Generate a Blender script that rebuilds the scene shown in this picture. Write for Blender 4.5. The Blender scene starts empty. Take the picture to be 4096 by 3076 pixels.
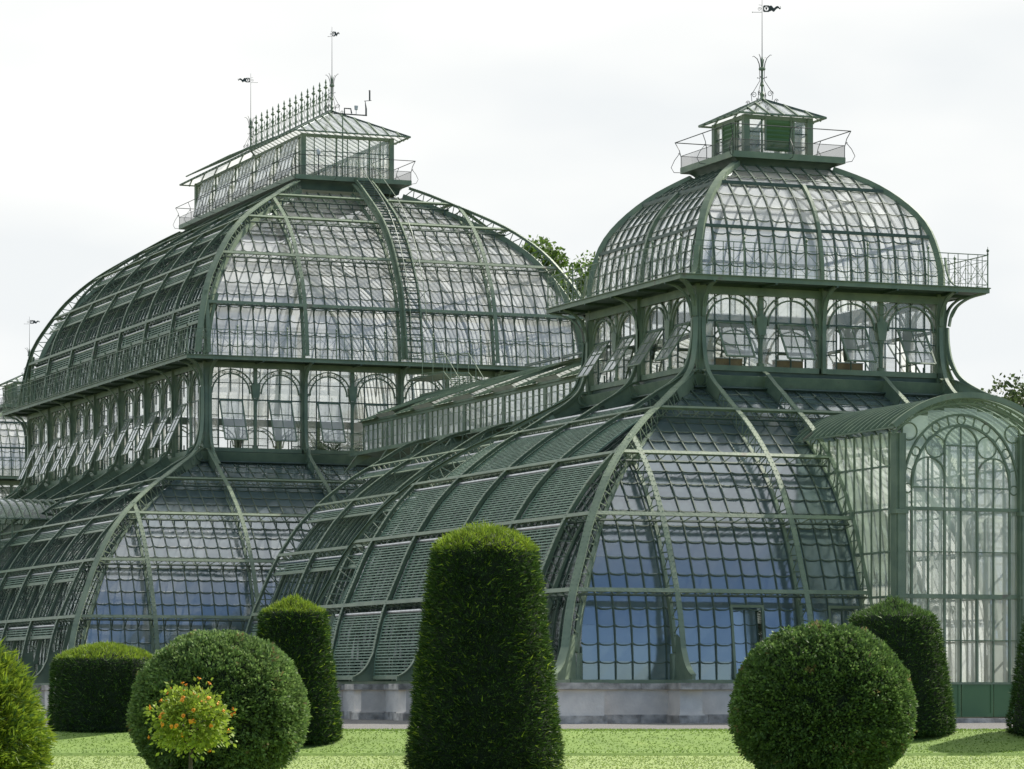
import bpy, math, random
from mathutils import Vector as V, Matrix, noise
PI = math.pi
R_ = random.Random(7)
sc = bpy.context.scene
COL = sc.collection
Z0 = 1.08            # camera eye height above the path at the building
# ------------------------------------------------------------------ camera
cam_d = bpy.data.cameras.new('camera'); cam = bpy.data.objects.new('camera', cam_d); COL.objects.link(cam)
CX, CY, YAW, F = -59.67, -122.8, math.radians(21.785), 13849.2
cam.location = (CX, CY, Z0); cam.rotation_euler = (PI/2, 0, -YAW)
cam_d.sensor_width = 36; cam_d.lens = F/4096*36; cam_d.shift_y = (2767.4-1538)/4096
cam_d.clip_start = .5; cam_d.clip_end = 4000
sc.camera = cam
cs, sn = math.cos(YAW), math.sin(YAW)
def ground_at(px, depth, z=0):      # helper used while laying out the garden
    X = (px-2048)/F*depth
    return V((CX + X*cs + depth*sn, CY - X*sn + depth*cs, z))
# ------------------------------------------------------------------ world and sun
SUN_AZ, SUN_EL = math.radians(71), math.radians(43)
w = bpy.data.worlds.new('World'); sc.world = w; w.use_nodes = True
nt = w.node_tree; N = nt.nodes; LK = nt.links; N.clear()
out = N.new('ShaderNodeOutputWorld'); bg = N.new('ShaderNodeBackground'); bg.inputs[1].default_value = .1
sky = N.new('ShaderNodeTexSky'); sky.sky_type = 'NISHITA'; sky.sun_disc = False
sky.sun_elevation = SUN_EL; sky.sun_rotation = SUN_AZ; sky.air_density = 1.0; sky.dust_density = .1; sky.ozone_density = 2.5
tc = N.new('ShaderNodeTexCoord')
dot = N.new('ShaderNodeVectorMath'); dot.operation = 'DOT_PRODUCT'; dot.inputs[1].default_value = (sn*.6, cs*.6, .8)
noi = N.new('ShaderNodeTexNoise'); noi.inputs['Scale'].default_value = 3.2; noi.inputs['Detail'].default_value = 7; noi.inputs['Roughness'].default_value = .55
mp = N.new('ShaderNodeMapping'); mp.inputs['Scale'].default_value = (1, 1, 2.6)
add = N.new('ShaderNodeMath'); add.operation = 'MULTIPLY_ADD'; add.inputs[1].default_value = .5; 
rmp = N.new('ShaderNodeMapRange'); rmp.inputs[1].default_value = .42; rmp.inputs[2].default_value = .86; rmp.interpolation_type = 'SMOOTHSTEP'
noi2 = N.new('ShaderNodeTexNoise'); noi2.inputs['Scale'].default_value = 5; noi2.inputs['Detail'].default_value = 4
cr = N.new('ShaderNodeValToRGB'); cr.color_ramp.elements[0].position = .4; cr.color_ramp.elements[1].position = .6
cr.color_ramp.elements[0].color = (7.0, 7.25, 7.35, 1); cr.color_ramp.elements[1].color = (8.1, 8.15, 8.0, 1)
mix = N.new('ShaderNodeMix'); mix.data_type = 'RGBA'
LK.new(tc.outputs['Generated'], dot.inputs[0]); LK.new(tc.outputs['Generated'], mp.inputs[0]); LK.new(mp.outputs[0], noi.inputs['Vector']); LK.new(mp.outputs[0], noi2.inputs['Vector'])
LK.new(noi.outputs[0], add.inputs[0]); LK.new(dot.outputs['Value'], add.inputs[2]); LK.new(add.outputs[0], rmp.inputs[0])
LK.new(noi2.outputs[0], cr.inputs[0]); LK.new(rmp.outputs[0], mix.inputs[0])
sb = N.new('ShaderNodeMix'); sb.data_type = 'RGBA'; sb.blend_type = 'MULTIPLY'; sb.inputs[0].default_value = 1; sb.inputs[7].default_value = (1.15, 1.15, 1.2, 1)
LK.new(sky.outputs[0], sb.inputs[6]); LK.new(sb.outputs[2], mix.inputs[6]); LK.new(cr.outputs[0], mix.inputs[7])
LK.new(mix.outputs[2], bg.inputs[0]); LK.new(bg.outputs[0], out.inputs[0])
S = V((math.sin(SUN_AZ)*math.cos(SUN_EL), math.cos(SUN_AZ)*math.cos(SUN_EL), math.sin(SUN_EL)))
sun_d = bpy.data.lights.new('sun', 'SUN'); sun_d.energy = 5.0; sun_d.angle = math.radians(.6); sun_d.color = (1, .95, .86)
sun = bpy.data.objects.new('sun', sun_d); COL.objects.link(sun); sun.rotation_euler = S.to_track_quat('Z', 'Y').to_euler()
sc.view_settings.view_transform = 'Standard'; sc.view_settings.look = 'None'; sc.view_settings.exposure = .35; sc.view_settings.gamma = 1
sc.cycles.max_bounces = 10; sc.cycles.transparent_max_bounces = 24; sc.cycles.diffuse_bounces = 3; sc.cycles.glossy_bounces = 3
sc.cycles.caustics_reflective = False; sc.cycles.caustics_refractive = False
# ------------------------------------------------------------------ materials
def mat(name, c1, c2=None, scale=3., rough=.6, metal=0., detail=6, bump=0., coord='Object', spec=.5, c3=None, stretch=None):
    m = bpy.data.materials.new(name); m.use_nodes = True; t = m.node_tree; n = t.nodes; b = n['Principled BSDF']
    b.inputs['Roughness'].default_value = rough; b.inputs['Metallic'].default_value = metal; b.inputs['Specular IOR Level'].default_value = spec
    c2 = c2 or tuple(x*.7 for x in c1)
    g = n.new('ShaderNodeNewGeometry'); no = n.new('ShaderNodeTexNoise'); no.inputs['Scale'].default_value = scale; no.inputs['Detail'].default_value = detail
    mpp = n.new('ShaderNodeMapping'); mpp.inputs['Scale'].default_value = stretch or (1, 1, 1)
    t.links.new(g.outputs['Position'], mpp.inputs[0]); t.links.new(mpp.outputs[0], no.inputs['Vector'])
    r = n.new('ShaderNodeValToRGB'); e = r.color_ramp.elements
    e[0].position = .35; e[1].position = .65; e[0].color = (*c2, 1); e[1].color = (*c1, 1)
    if c3:
        x = e.new(.74); x.color = (*c3, 1)
    t.links.new(no.outputs[0], r.inputs[0]); t.links.new(r.outputs[0], b.inputs['Base Color'])
    if bump:
        bn = n.new('ShaderNodeBump'); bn.inputs['Strength'].default_value = bump; bn.inputs['Distance'].default_value = .05
        n2 = n.new('ShaderNodeTexNoise'); n2.inputs['Scale'].default_value = scale*6; n2.inputs['Detail'].default_value = 5
        t.links.new(g.outputs['Position'], n2.inputs['Vector']); t.links.new(n2.outputs[0], bn.inputs['Height']); t.links.new(bn.outputs[0], b.inputs['Normal'])
    return m
M_GREEN = mat('green_paint', (.215, .27, .17), (.15, .2, .13), 1.6, .5, bump=.2, c3=(.19, .185, .13))
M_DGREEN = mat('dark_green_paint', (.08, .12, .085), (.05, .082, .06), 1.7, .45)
M_BAR = mat('bar_paint', (.095, .135, .09), (.07, .105, .07), 2., .5)
M_DOOR = mat('door_green', (.1, .2, .08), (.08, .17, .07), .8, .5)
M_CREAM = mat('cream_paint', (.62, .59, .52), (.5, .47, .41), 2., .6)
M_METAL = mat('bare_metal', (.6, .62, .64), (.45, .47, .48), 4., .3, metal=.85)
M_IRON = mat('dark_iron', (.05, .062, .055), (.03, .04, .036), 5., .5)
M_SLAT = mat('slat_green', (.22, .32, .22), (.14, .215, .145), 2.2, .55)
M_STONE = mat('pale_stone', (.88, .79, .68), (.74, .665, .575), 1.8, .85, bump=.4)
M_STONE_D = mat('weathered_stone', (.66, .6, .52), (.27, .245, .21), 2.4, .9, bump=.5)
M_WOOD = mat('ochre_wood', (.3, .2, .09), (.2, .13, .06), 3., .6)
M_BLUE = mat('blue_plastic', (.05, .12, .4), None, 3., .5)
M_WHITE = mat('white_plastic', (.7, .7, .7), None, 3., .5)
M_BARK = mat('bark', (.09, .07, .05), (.05, .04, .03), 6., .9, bump=.5)
M_SOIL = mat('indoor_floor', (.3, .29, .27), (.2, .19, .17), .8, .9)
def glass(name, tr, dirt, dcol, refl, ior=1.55, vary=.25, rough=.03):
    m = bpy.data.materials.new(name); m.use_nodes = True; t = m.node_tree; n = t.nodes; n.clear(); L = t.links.new
    o = n.new('ShaderNodeOutputMaterial')
    tr_ = n.new('ShaderNodeBsdfTransparent'); tr_.inputs[0].default_value = (*tr, 1)
    df = n.new('ShaderNodeBsdfDiffuse'); tl = n.new('ShaderNodeBsdfTranslucent')
    df.inputs[0].default_value = (*dcol, 1); tl.inputs[0].default_value = (*dcol, 1)
    md = n.new('ShaderNodeMixShader'); md.inputs[0].default_value = .78; L(df.outputs[0], md.inputs[1]); L(tl.outputs[0], md.inputs[2])
    at = n.new('ShaderNodeAttribute'); at.attribute_name = 'tint'
    g = n.new('ShaderNodeNewGeometry'); no = n.new('ShaderNodeTexNoise'); no.inputs['Scale'].default_value = .9; no.inputs['Detail'].default_value = 6; L(g.outputs['Position'], no.inputs['Vector'])
    ma = n.new('ShaderNodeMath'); ma.operation = 'MULTIPLY_ADD'; ma.inputs[1].default_value = vary; ma.inputs[2].default_value = dirt-vary*.5; L(at.outputs['Fac'], ma.inputs[0])
    mb = n.new('ShaderNodeMath'); mb.operation = 'MULTIPLY_ADD'; mb.inputs[1].default_value = vary*1.6; L(no.outputs[0], mb.inputs[0]); L(ma.outputs[0], mb.inputs[2])
    mc = n.new('ShaderNodeMath'); mc.operation = 'SUBTRACT'; mc.use_clamp = True; mc.inputs[1].default_value = vary*.8; L(mb.outputs[0], mc.inputs[0])
    m1 = n.new('ShaderNodeMixShader'); L(mc.outputs[0], m1.inputs[0]); L(tr_.outputs[0], m1.inputs[1]); L(md.outputs[0], m1.inputs[2])
    gl = n.new('ShaderNodeBsdfGlossy'); gl.inputs['Roughness'].default_value = rough; gl.inputs[0].default_value = (.9, .94, 1, 1)
    fr = n.new('ShaderNodeFresnel')      # thin pane: same reflectance from both sides
    e1 = n.new('ShaderNodeMath'); e1.operation = 'MULTIPLY_ADD'; e1.inputs[1].default_value = -2; e1.inputs[2].default_value = 1; L(g.outputs['Backfacing'], e1.inputs[0])
    e2 = n.new('ShaderNodeMath'); e2.operation = 'POWER'; e2.inputs[0].default_value = ior; L(e1.outputs[0], e2.inputs[1]); L(e2.outputs[0], fr.inputs[0])
    mf = n.new('ShaderNodeMath'); mf.operation = 'MULTIPLY_ADD'; mf.use_clamp = True; mf.inputs[1].default_value = 1.2; mf.inputs[2].default_value = refl; L(fr.outputs[0], mf.inputs[0])
    m2 = n.new('ShaderNodeMixShader'); L(mf.outputs[0], m2.inputs[0]); L(m1.outputs[0], m2.inputs[1]); L(gl.outputs[0], m2.inputs[2])
    L(m2.outputs[0], o.inputs[0]); return m
M_GLASS = glass('clear_glass', (.96, .97, .96), .3, (.97, .96, .9), .03, ior=1.35, vary=.25)
M_GLASS_LOW = glass('lower_glass', (.45, .47, .47), .8, (.25, .38, .42), .2, vary=.22, rough=.13)  # blue of the mirrored sky is partly put into the diffuse colour
M_GLASS_DOME = glass('dome_glass', (.93, .94, .94), .56, (.84, .85, .83), .1, ior=1.35, vary=.4, rough=.1)
M_GLASS_PORCH = glass('porch_glass', (.96, .98, .95), .5, (.92, 1, .93), .03, ior=1.35, vary=.3)
M_GLASS_ROOF = glass('porch_roof_glass', (.6, .72, .6), .4, (.4, .5, .4), .03, ior=1.35, vary=.2)
M_GLASS_SIDE = glass('milky_side_glass', (.7, .73, .7), .45, (.72, .77, .68), .02, ior=1.3, vary=.3)
M_GLASS_CLEAN = glass('clean_glass', (.97, .98, .98), .1, (.95, .97, .95), .0, ior=1.25, vary=.1)
M_GLASS_SASH = glass('sash_glass', (.9, .93, .93), .55, (.85, .88, .88), .06, ior=1.35, vary=.2)
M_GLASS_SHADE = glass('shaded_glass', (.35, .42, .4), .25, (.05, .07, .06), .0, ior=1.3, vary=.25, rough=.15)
M_MESH = glass('wire_mesh', (.9, .9, .9), .28, (.2, .2, .2), .0, ior=1.05, vary=.05)
def leafmat(name, c1, c2, trans=.35, scale=7.):
    m = mat(name, c1, c2, scale, .55, spec=.3); t = m.node_tree; n = t.nodes; L = t.links.new
    at = n.new('ShaderNodeAttribute'); at.attribute_name = 'tint'
    b = n['Principled BSDF']; r = [x for x in n if x.type == 'VALTORGB'][0]
    hs = n.new('ShaderNodeHueSaturation'); mr = n.new('ShaderNodeMapRange'); mr.inputs[3].default_value = .6; mr.inputs[4].default_value = 1.5
    L(at.outputs['Fac'], mr.inputs[0]); L(mr.outputs[0], hs.inputs['Value']); L(r.outputs[0], hs.inputs['Color']); L(hs.outputs[0], b.inputs['Base Color'])
    tl = n.new('ShaderNodeBsdfTranslucent'); L(hs.outputs[0], tl.inputs[0]); mx = n.new('ShaderNodeMixShader'); mx.inputs[0].default_value = trans
    o = [x for x in n if x.type == 'OUTPUT_MATERIAL'][0]; L(b.outputs[0], mx.inputs[1]); L(tl.outputs[0], mx.inputs[2]); L(mx.outputs[0], o.inputs[0]); return m
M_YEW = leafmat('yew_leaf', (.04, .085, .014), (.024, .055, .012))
M_YEW_LIT = leafmat('yew_sunlit_tip', (.24, .32, .03), (.15, .23, .03))  # sunlit leaf tone put into the colour of tops and tips
M_THUJA = leafmat('thuja_leaf', (.095, .165, .04), (.065, .12, .03))
M_THUJA_P = leafmat('pale_thuja_leaf', (.2, .29, .09), (.14, .22, .07))
M_GOLD = leafmat('golden_leaf', (.26, .33, .03), (.15, .23, .025))
M_LANT = leafmat('lantana_leaf', (.32, .4, .05), (.2, .28, .04))
M_FLOWER = mat('orange_flower', (.95, .45, .02), (.85, .26, .01), 30., .6)
M_TREE = leafmat('tree_leaf', (.16, .25, .05), (.09, .16, .03))
M_TREE_D = leafmat('backlit_tree_leaf', (.08, .12, .035), (.05, .08, .025))  # darker copy of the tree leaf, backlit shade put into its colour
M_PALM = leafmat('palm_leaf', (.05, .1, .04), (.03, .07, .03))
M_DRY = leafmat("dry_leaf", (.2, .17, .07), (.14, .11, .05))
M_CORE = mat('inner_shade', (.018, .03, .012), (.01, .018, .008), 8., .95)  # near-black core colour paints the deep shade between the leaves
# ------------------------------------------------------------------ mesh builder
class MB:
    def __init__(s): s.v = []; s.f = []; s.m = []; s.t = []; s.mats = []
    def mi(s, m):
        if m not in s.mats: s.mats.append(m)
        return s.mats.index(m)
    def quad(s, pts, m, t=.5):
        i = len(s.v); s.v.extend(tuple(p) for p in pts); s.f.append(tuple(range(i, i+len(pts)))); s.m.append(s.mi(m)); s.t.append(t)
    def beam(s, a, b, w, h, side, m):
        a = V(a); b = V(b); t = (b-a)
        if t.length < 1e-5: return
        t.normalize(); side = V(side); side = side - t*side.dot(t)
        if side.length < 1e-4: side = t.orthogonal()
        side.normalize(); n = side.cross(t); i = len(s.v); k = s.mi(m)
        for p in (a, b):
            for x, y in ((-1, -1), (1, -1), (1, 1), (-1, 1)):
                s.v.append(tuple(p + side*(x*w/2) + n*(y*h/2)))
        for q in ((0, 1, 5, 4), (1, 2, 6, 5), (2, 3, 7, 6), (3, 0, 4, 7), (3, 2, 1, 0), (4, 5, 6, 7)):
            s.f.append(tuple(i+j for j in q)); s.m.append(k); s.t.append(.5)
    def box(s, x0, x1, y0, y1, z0, z1, m):
        s.beam(((x0+x1)/2, (y0+y1)/2, z0), ((x0+x1)/2, (y0+y1)/2, z1), x1-x0, y1-y0, (1, 0, 0), m)
    def sweep(s, P, side, w, h, m, off=0., cap=True):
        P = [V(p) for p in P]; side = V(side).normalized(); k = s.mi(m); n0 = len(P)
        if n0 < 2: return
        i0 = len(s.v)
        for i, p in enumerate(P):
            t = (P[min(i+1, n0-1)] - P[max(i-1, 0)]).normalized(); n = side.cross(t)
            if n.length < 1e-4: n = V((0, 0, 1))
            n.normalize()
            for x, y in ((-1, -1), (1, -1), (1, 1), (-1, 1)):
                s.v.append(tuple(p + side*(x*w/2) + n*(off + y*h/2)))
        for i in range(n0-1):
            a = i0+4*i; b = a+4
            for j in range(4):
                j2 = (j+1) % 4; s.f.append((a+j, a+j2, b+j2, b+j)); s.m.append(k); s.t.append(.5)
        if cap:
            s.f.append((i0+3, i0+2, i0+1, i0)); s.m.append(k); s.t.append(.5)
            a = i0+4*(n0-1); s.f.append((a, a+1, a+2, a+3)); s.m.append(k); s.t.append(.5)
    def tube(s, P, r, m, n=6, closed=False):
        P = [V(p) for p in P]; k = s.mi(m); i0 = len(s.v); N_ = len(P); rr = r if hasattr(r, '__len__') else [r]*N_
        ref = None
        for i, p in enumerate(P):
            a = P[(i-1) % N_] if closed else P[max(i-1, 0)]; b = P[(i+1) % N_] if closed else P[min(i+1, N_-1)]
            t = (b-a)
            t = t.normalized() if t.length > 1e-6 else V((0, 0, 1))
            if ref is None: ref = t.orthogonal().normalized()
            ref = (ref - t*ref.dot(t)); ref = ref.normalized() if ref.length > 1e-4 else t.orthogonal().normalized()
            o = t.cross(ref)
            for j in range(n):
                an = 2*PI*j/n; s.v.append(tuple(p + (ref*math.cos(an)+o*math.sin(an))*rr[i]))
        for i in range(N_ if closed else N_-1):
            a = i0+i*n; b = i0+((i+1) % N_)*n
            for j in range(n):
                j2 = (j+1) % n; s.f.append((a+j, a+j2, b+j2, b+j)); s.m.append(k); s.t.append(.5)
        if not closed:
            s.f.append(tuple(i0+j for j in reversed(range(n)))); s.m.append(k); s.t.append(.5)
            s.f.append(tuple(i0+(N_-1)*n+j for j in range(n))); s.m.append(k); s.t.append(.5)
    def ring(s, c, r, tr, ax1, ax2, m, n=16, k=5):
        c = V(c); s.tube([c + V(ax1)*(r*math.cos(2*PI*i/n)) + V(ax2)*(r*math.sin(2*PI*i/n)) for i in range(n)], tr, m, k, True)
    def lathe(s, c, prof, m, n=10):
        c = V(c); s.tube([c+V((0, 0, z)) for r, z in prof], [max(r, .002) for r, z in prof], m, n)
    def build(s, name, parent=None, label=None, smooth=False, loc=None, rz=0):
        me = bpy.data.meshes.new(name); me.from_pydata(s.v, [], s.f)
        for m in s.mats: me.materials.append(m)
        me.polygons.foreach_set('material_index', s.m)
        a = me.attributes.new('tint', 'FLOAT', 'FACE'); a.data.foreach_set('value', s.t)
        if smooth: me.polygons.foreach_set('use_smooth', [True]*len(s.f))
        me.update()
        o = bpy.data.objects.new(name, me); COL.objects.link(o)
        if parent: o.parent = parent
        if label: o['label'] = label
        if loc is not None: o.location = loc
        o.rotation_euler[2] = rz
        return o
def place(me, name, parent, loc=(0, 0, 0), rz=0):
    o = bpy.data.objects.new(name, me); COL.objects.link(o); o.parent = parent; o.location = loc; o.rotation_euler[2] = rz; return o
def thing(name, label, cat, loc, rz=0, group=None):
    o = bpy.data.objects.new(name, None); COL.objects.link(o); o.location = loc; o.rotation_euler[2] = rz
    o['label'] = label; o['category'] = cat
    if group: o['group'] = group
    return o
def tag(o, label=None, cat=None, group=None, kind=None):
    for k, v_ in (('label', label), ('category', cat), ('group', group), ('kind', kind)):
        if v_: o[k] = v_
    return o
def copy_tree(o, name=None, parent=None):
    c = o.copy(); COL.objects.link(c); c.parent = parent
    if name: c.name = name
    for ch in list(o.children): copy_tree(ch, None, c)
    return c
# ------------------------------------------------------------------ profiles: (outward distance from upper wall, height above eye level)
def cat(P, n=6):
    out = []
    for i in range(len(P)-1):
        p0 = P[max(i-1, 0)]; p1 = P[i]; p2 = P[i+1]; p3 = P[min(i+2, len(P)-1)]
        for k in range(n):
            t = k/n
            out.append(tuple(.5*((2*p1[j]) + (-p0[j]+p2[j])*t + (2*p0[j]-5*p1[j]+4*p2[j]-p3[j])*t*t + (-p0[j]+3*p1[j]-3*p2[j]+p3[j])*t**3) for j in range(len(p1))))
    out.append(tuple(P[-1])); return out
class Prof:
    def __init__(s, P, n=6):
        s.p = cat(P, n) if n > 1 else list(P); s.s = [0.]
        for a, b in zip(s.p, s.p[1:]): s.s.append(s.s[-1]+math.dist(a, b))
        s.L = s.s[-1]
    def at(s, q):
        q = min(max(q, 0), s.L)
        for i in range(len(s.s)-1):
            if s.s[i+1] >= q:
                t = (q-s.s[i])/max(s.s[i+1]-s.s[i], 1e-9); a, b = s.p[i], s.p[i+1]
                return (a[0]+(b[0]-a[0])*t, a[1]+(b[1]-a[1])*t)
        return s.p[-1]
    def nrm(s, q):
        a = s.at(q-.1); b = s.at(q+.1); d = (b[0]-a[0], b[1]-a[1]); l = math.hypot(*d) or 1
        return (d[1]/l, -d[0]/l)          # outward (w), up (z)
    def s_at_z(s, z):
        for i in range(len(s.p)-1):
            if (s.p[i][1]-z)*(s.p[i+1][1]-z) <= 0 and s.p[i][1] != s.p[i+1][1]:
                return s.s[i]+(s.s[i+1]-s.s[i])*(z-s.p[i][1])/(s.p[i+1][1]-s.p[i][1])
        return s.L
    def s_at_w(s, w):                     # highest point still at least w outside
        if w >= max(p[0] for p in s.p): return 0
        for i in range(len(s.p)-1, 0, -1):
            if s.p[i-1][0] >= w > s.p[i][0]:
                return s.s[i-1]+(s.s[i]-s.s[i-1])*(s.p[i-1][0]-w)/(s.p[i-1][0]-s.p[i][0])
        return s.L
    def sub(s, q0, q1, step=.5):
        n = max(1, int(math.ceil((q1-q0)/step))); return [s.at(q0+(q1-q0)*i/n) for i in range(n+1)]
LOW_IN = [(8.33, .42), (8.31, 1.25), (8.18, 2.5), (7.9, 3.6), (7.45, 4.8), (6.92, 5.9), (6.0, 7.2), (5.15, 8.1), (4.0, 9.0), (2.85, 9.88), (1.75, 10.6), (.25, 11.35)]
LOW_OUT = [(9.32, 1.5), (9.17, 2.2), (8.98, 2.95), (8.7, 3.7), (8.34, 4.5), (7.95, 5.4), (7.57, 6.12), (6.8, 7.3), (6.2, 8.0), (5.5, 8.68), (4.76, 9.27), (3.85, 9.92), (2.85, 10.5), (1.76, 11.18)]
FOOT = [(10.15, .58), (9.85, .74), (9.58, 1.02), (9.4, 1.35)]
BRK = [(1.76, 11.18), (1.15, 11.55), (.62, 12.05), (.36, 12.7), (.26, 13.4)]
R_DOME = [(.03, 15.45), (.02, 16.1), (-.08, 16.8), (-.28, 17.6), (-.55, 18.2), (-.95, 18.75), (-1.44, 19.26), (-1.95, 19.68), (-2.5, 20.03), (-3.02, 20.32)]
C_DOME_O = [(.57, 16.75), (.42, 17.9), (.2, 19.1), (-.14, 20.3), (-.59, 21.18), (-1.1, 22.0), (-1.6, 22.72), (-2.22, 23.4), (-3.05, 24.14), (-4.05, 24.83), (-5.31, 25.6), (-6.3, 26.2), (-7.1, 26.62)]
def inset(P, d):
    pr = Prof(P, 4); res = []
    n = 14
    for i in range(n+1):
        q = pr.L*i/n; a = pr.at(q); m_ = pr.nrm(q); res.append((a[0]-m_[0]*d, a[1]-m_[1]*d))
    return res
C_DOME_I = inset(C_DOME_O, .62); C_DOME_I[0] = (C_DOME_I[0][0], 16.55)
# ------------------------------------------------------------------ face-local helpers (front face: u to the right, outwards = -y)
def P3(u, w, z, H=0): return V((u, -(H+w), z+Z0))
def rot(o, k): o.rotation_euler[2] = k*PI/2; return o
def glazing(prof, L, H, gm, step=.6375, row=.64, arcs=True, cream=True, ustart=None, urange=None, wscale=1., gap=None, barm=M_BAR, bw=.05, s0=0, sag=.11, head=.0):
    """one curved glass face: separate panes, bars, scalloped laps; returns (panes, bars)"""
    pn = MB(); br = MB(); Ls = prof.L; rows = max(1, round((Ls-s0)/row)); S_ = [s0+(Ls-s0)*j/rows for j in range(rows+1)]
    lim = [L+prof.at(q)[0]*1. for q in S_]
    um = max(lim); k0 = int(math.ceil(um/step)); us = [k*step for k in range(-k0, k0+1)]
    if urange: us = [u for u in us if urange[0]-1e-6 <= u <= urange[1]+1e-6]
    def pt(u, q, off=0):
        a = prof.at(q); n_ = prof.nrm(q); return P3(u, a[0]+n_[0]*off, a[1]+n_[1]*off, H)
    for i in range(len(us)-1):
        u0, u1 = us[i], us[i+1]; um_ = (u0+u1)/2
        if gap and any(g[0] < um_ < g[1] and S_[1] is not None and False for g in gap): continue
        for j in range(rows):
            a0, a1 = lim[j], lim[j+1]
            if gap and any(g[0] < um_ < g[1] and prof.at((S_[j]+S_[j+1])/2)[1] < g[2] for g in gap): continue
            c = lambda u, l: max(-l, min(l, u))
            x0, x1, x2, x3 = c(u0, a0), c(u1, a0), c(u1, a1), c(u0, a1)
            if x1-x0 < .01 and x2-x3 < .01: continue
            e = [R_.uniform(-.007, .007) for _ in range(4)]; e[3] -= .008; e[2] -= .008; e[0] += .008; e[1] += .008
            pts = [pt(x0, S_[j], e[0]), pt(x1, S_[j], e[1]), pt(x2, S_[j+1], e[2]), pt(x3, S_[j+1], e[3])]
            if x1-x0 < .01: pts = [pts[0], pts[2], pts[3]]
            elif x2-x3 < .01: pts = pts[:3]
            pn.quad(pts, gm, R_.random())
            if arcs and j > 0 and x1-x0 > step*.9:
                q = S_[j]; A = []
                for t in (0, .12, .3, .5, .7, .88, 1):
                    A.append(pt(u0+(u1-u0)*t, q-sag*(1-(2*t-1)**4)+sag*.3, .03))
                n_ = prof.nrm(q); nv = V((0, -n_[0], n_[1]))
                for a, b in zip(A, A[1:]): br.beam(a, b, .028, .04, nv, barm)
    for u in us:
        q1 = Ls if abs(u) <= L+prof.at(Ls)[0] else prof.s_at_w(abs(u)-L)
        q0 = s0
        if gap:
            for g in gap:
                if g[0] < u < g[1]: q0 = prof.s_at_z(g[2])
        if q1-q0 < .1: continue
        pl = prof.sub(q0, q1, .6)
        br.sweep([P3(u, a[0], a[1], H) for a in pl], (1, 0, 0), bw, .055, barm, .03, False)
        if cream: br.sweep([P3(u, a[0], a[1], H) for a in pl], (1, 0, 0), bw*.8, .05, M_CREAM, -.03, False)
    return pn, br
def truss(mb, O, I, side, fw, lat=.62, inner_h=.2, m=M_GREEN, plate=0):
    """flanged lattice rib between two polylines (O outer, I inner), same number of points"""
    mb.sweep(O, side, fw, .035, m, 0); mb.sweep([p for p in O], side, .03, .12, m, -.07, False)
    mb.sweep(I, side, .13, inner_h, m, 0)
    so = [0]
    for a, b in zip(O, O[1:]): so.append(so[-1]+(V(b)-V(a)).length)
    def at(P, q):
        for i in range(len(so)-1):
            if so[i+1] >= q: return V(P[i]).lerp(V(P[i+1]), (q-so[i])/max(so[i+1]-so[i], 1e-6))
        return V(P[-1])
    n = max(1, int(so[-1]/lat))
    for i in range(n):
        q0 = so[-1]*i/n; q1 = so[-1]*(i+.5)/n; q2 = so[-1]*(i+1)/n
        a = at(O, q1); mb.beam(at(I, q0), a, .018, .045, side, m); mb.beam(a, at(I, q2), .018, .045, side, m)
    # rivets on the outer flange
    sd = V(side).normalized(); n = int(so[-1]/.22)
    for i in range(n):
        p = at(O, so[-1]*(i+.5)/n); t = (at(O, so[-1]*(i+.5)/n+.05)-p).normalized(); nn = sd.cross(t)
        for x in (-.32, .32):
            c = p+sd*(x*fw)+nn*.0175; mb.beam(c, c+nn*.015, .028, .028, sd, m)
def pair(prof_o, q0, q1, n, depth, f):
    O = []; I = []
    for i in range(n+1):
        q = q0+(q1-q0)*i/n; a = prof_o.at(q); m_ = prof_o.nrm(q); O.append(f(*a)); I.append(f(a[0]-m_[0]*depth, a[1]-m_[1]*depth))
    return O, I
PLO = Prof(LOW_OUT); PLI = Prof(LOW_IN)
DEPTH = .72
def foot(mb, f, side, fw, m=M_GREEN):
    F_ = cat(FOOT+[LOW_OUT[0]], 4); mb.sweep([f(*p) for p in F_], side, fw, .035, m, 0)
    # solid gusset between foot curve and base
    back = (8.5, .42)
    poly = [f(*p) for p in F_[:-1]] + [f(9.2, 1.75), f(8.75, 2.0), f(8.6, .42), f(10.1, .42)]
    sd = V(side).normalized()*.02
    c = f(8.9, .9)
    for s_ in (-1, 1):
        for a, b in zip(poly, poly[1:]+poly[:1]): mb.quad([c+sd*s_, a+sd*s_, b+sd*s_], m)
    mb.beam(f(10.12, .42), f(10.12, .6), fw*.6, .12, side, m)
def lower_rib(f, side, u_clip_w=None, fw=.2, has_foot=True, top=True):
    mb = MB(); q1 = PLO.L
    if u_clip_w is not None: q1 = PLO.s_at_w(u_clip_w)
    n = max(4, int(q1/.55)); O, I = pair(PLO, 0, q1, n, DEPTH, f); truss(mb, O, I, side, fw)
    mb.sweep([f(a[0], a[1]) for a in Prof(LOW_IN).sub(0, .9, .45)], side, .13, .2, M_GREEN, .1)
    if has_foot: foot(mb, f, side, fw)
    if top and u_clip_w is None:
        mb.sweep([f(1.76, 11.18), f(1.2, 11.5), f(.5, 11.95), f(.2, 12.05)], side, fw*.9, .03, M_GREEN)
        sd = V(side).normalized()*.012
        for s_ in (-1, 1): mb.quad([f(1.76, 11.18)+sd*s_, f(.5, 11.93)+sd*s_, f(.1, 11.3)+sd*s_, f(1.3, 10.55)+sd*s_], M_GREEN)
    return mb
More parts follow.
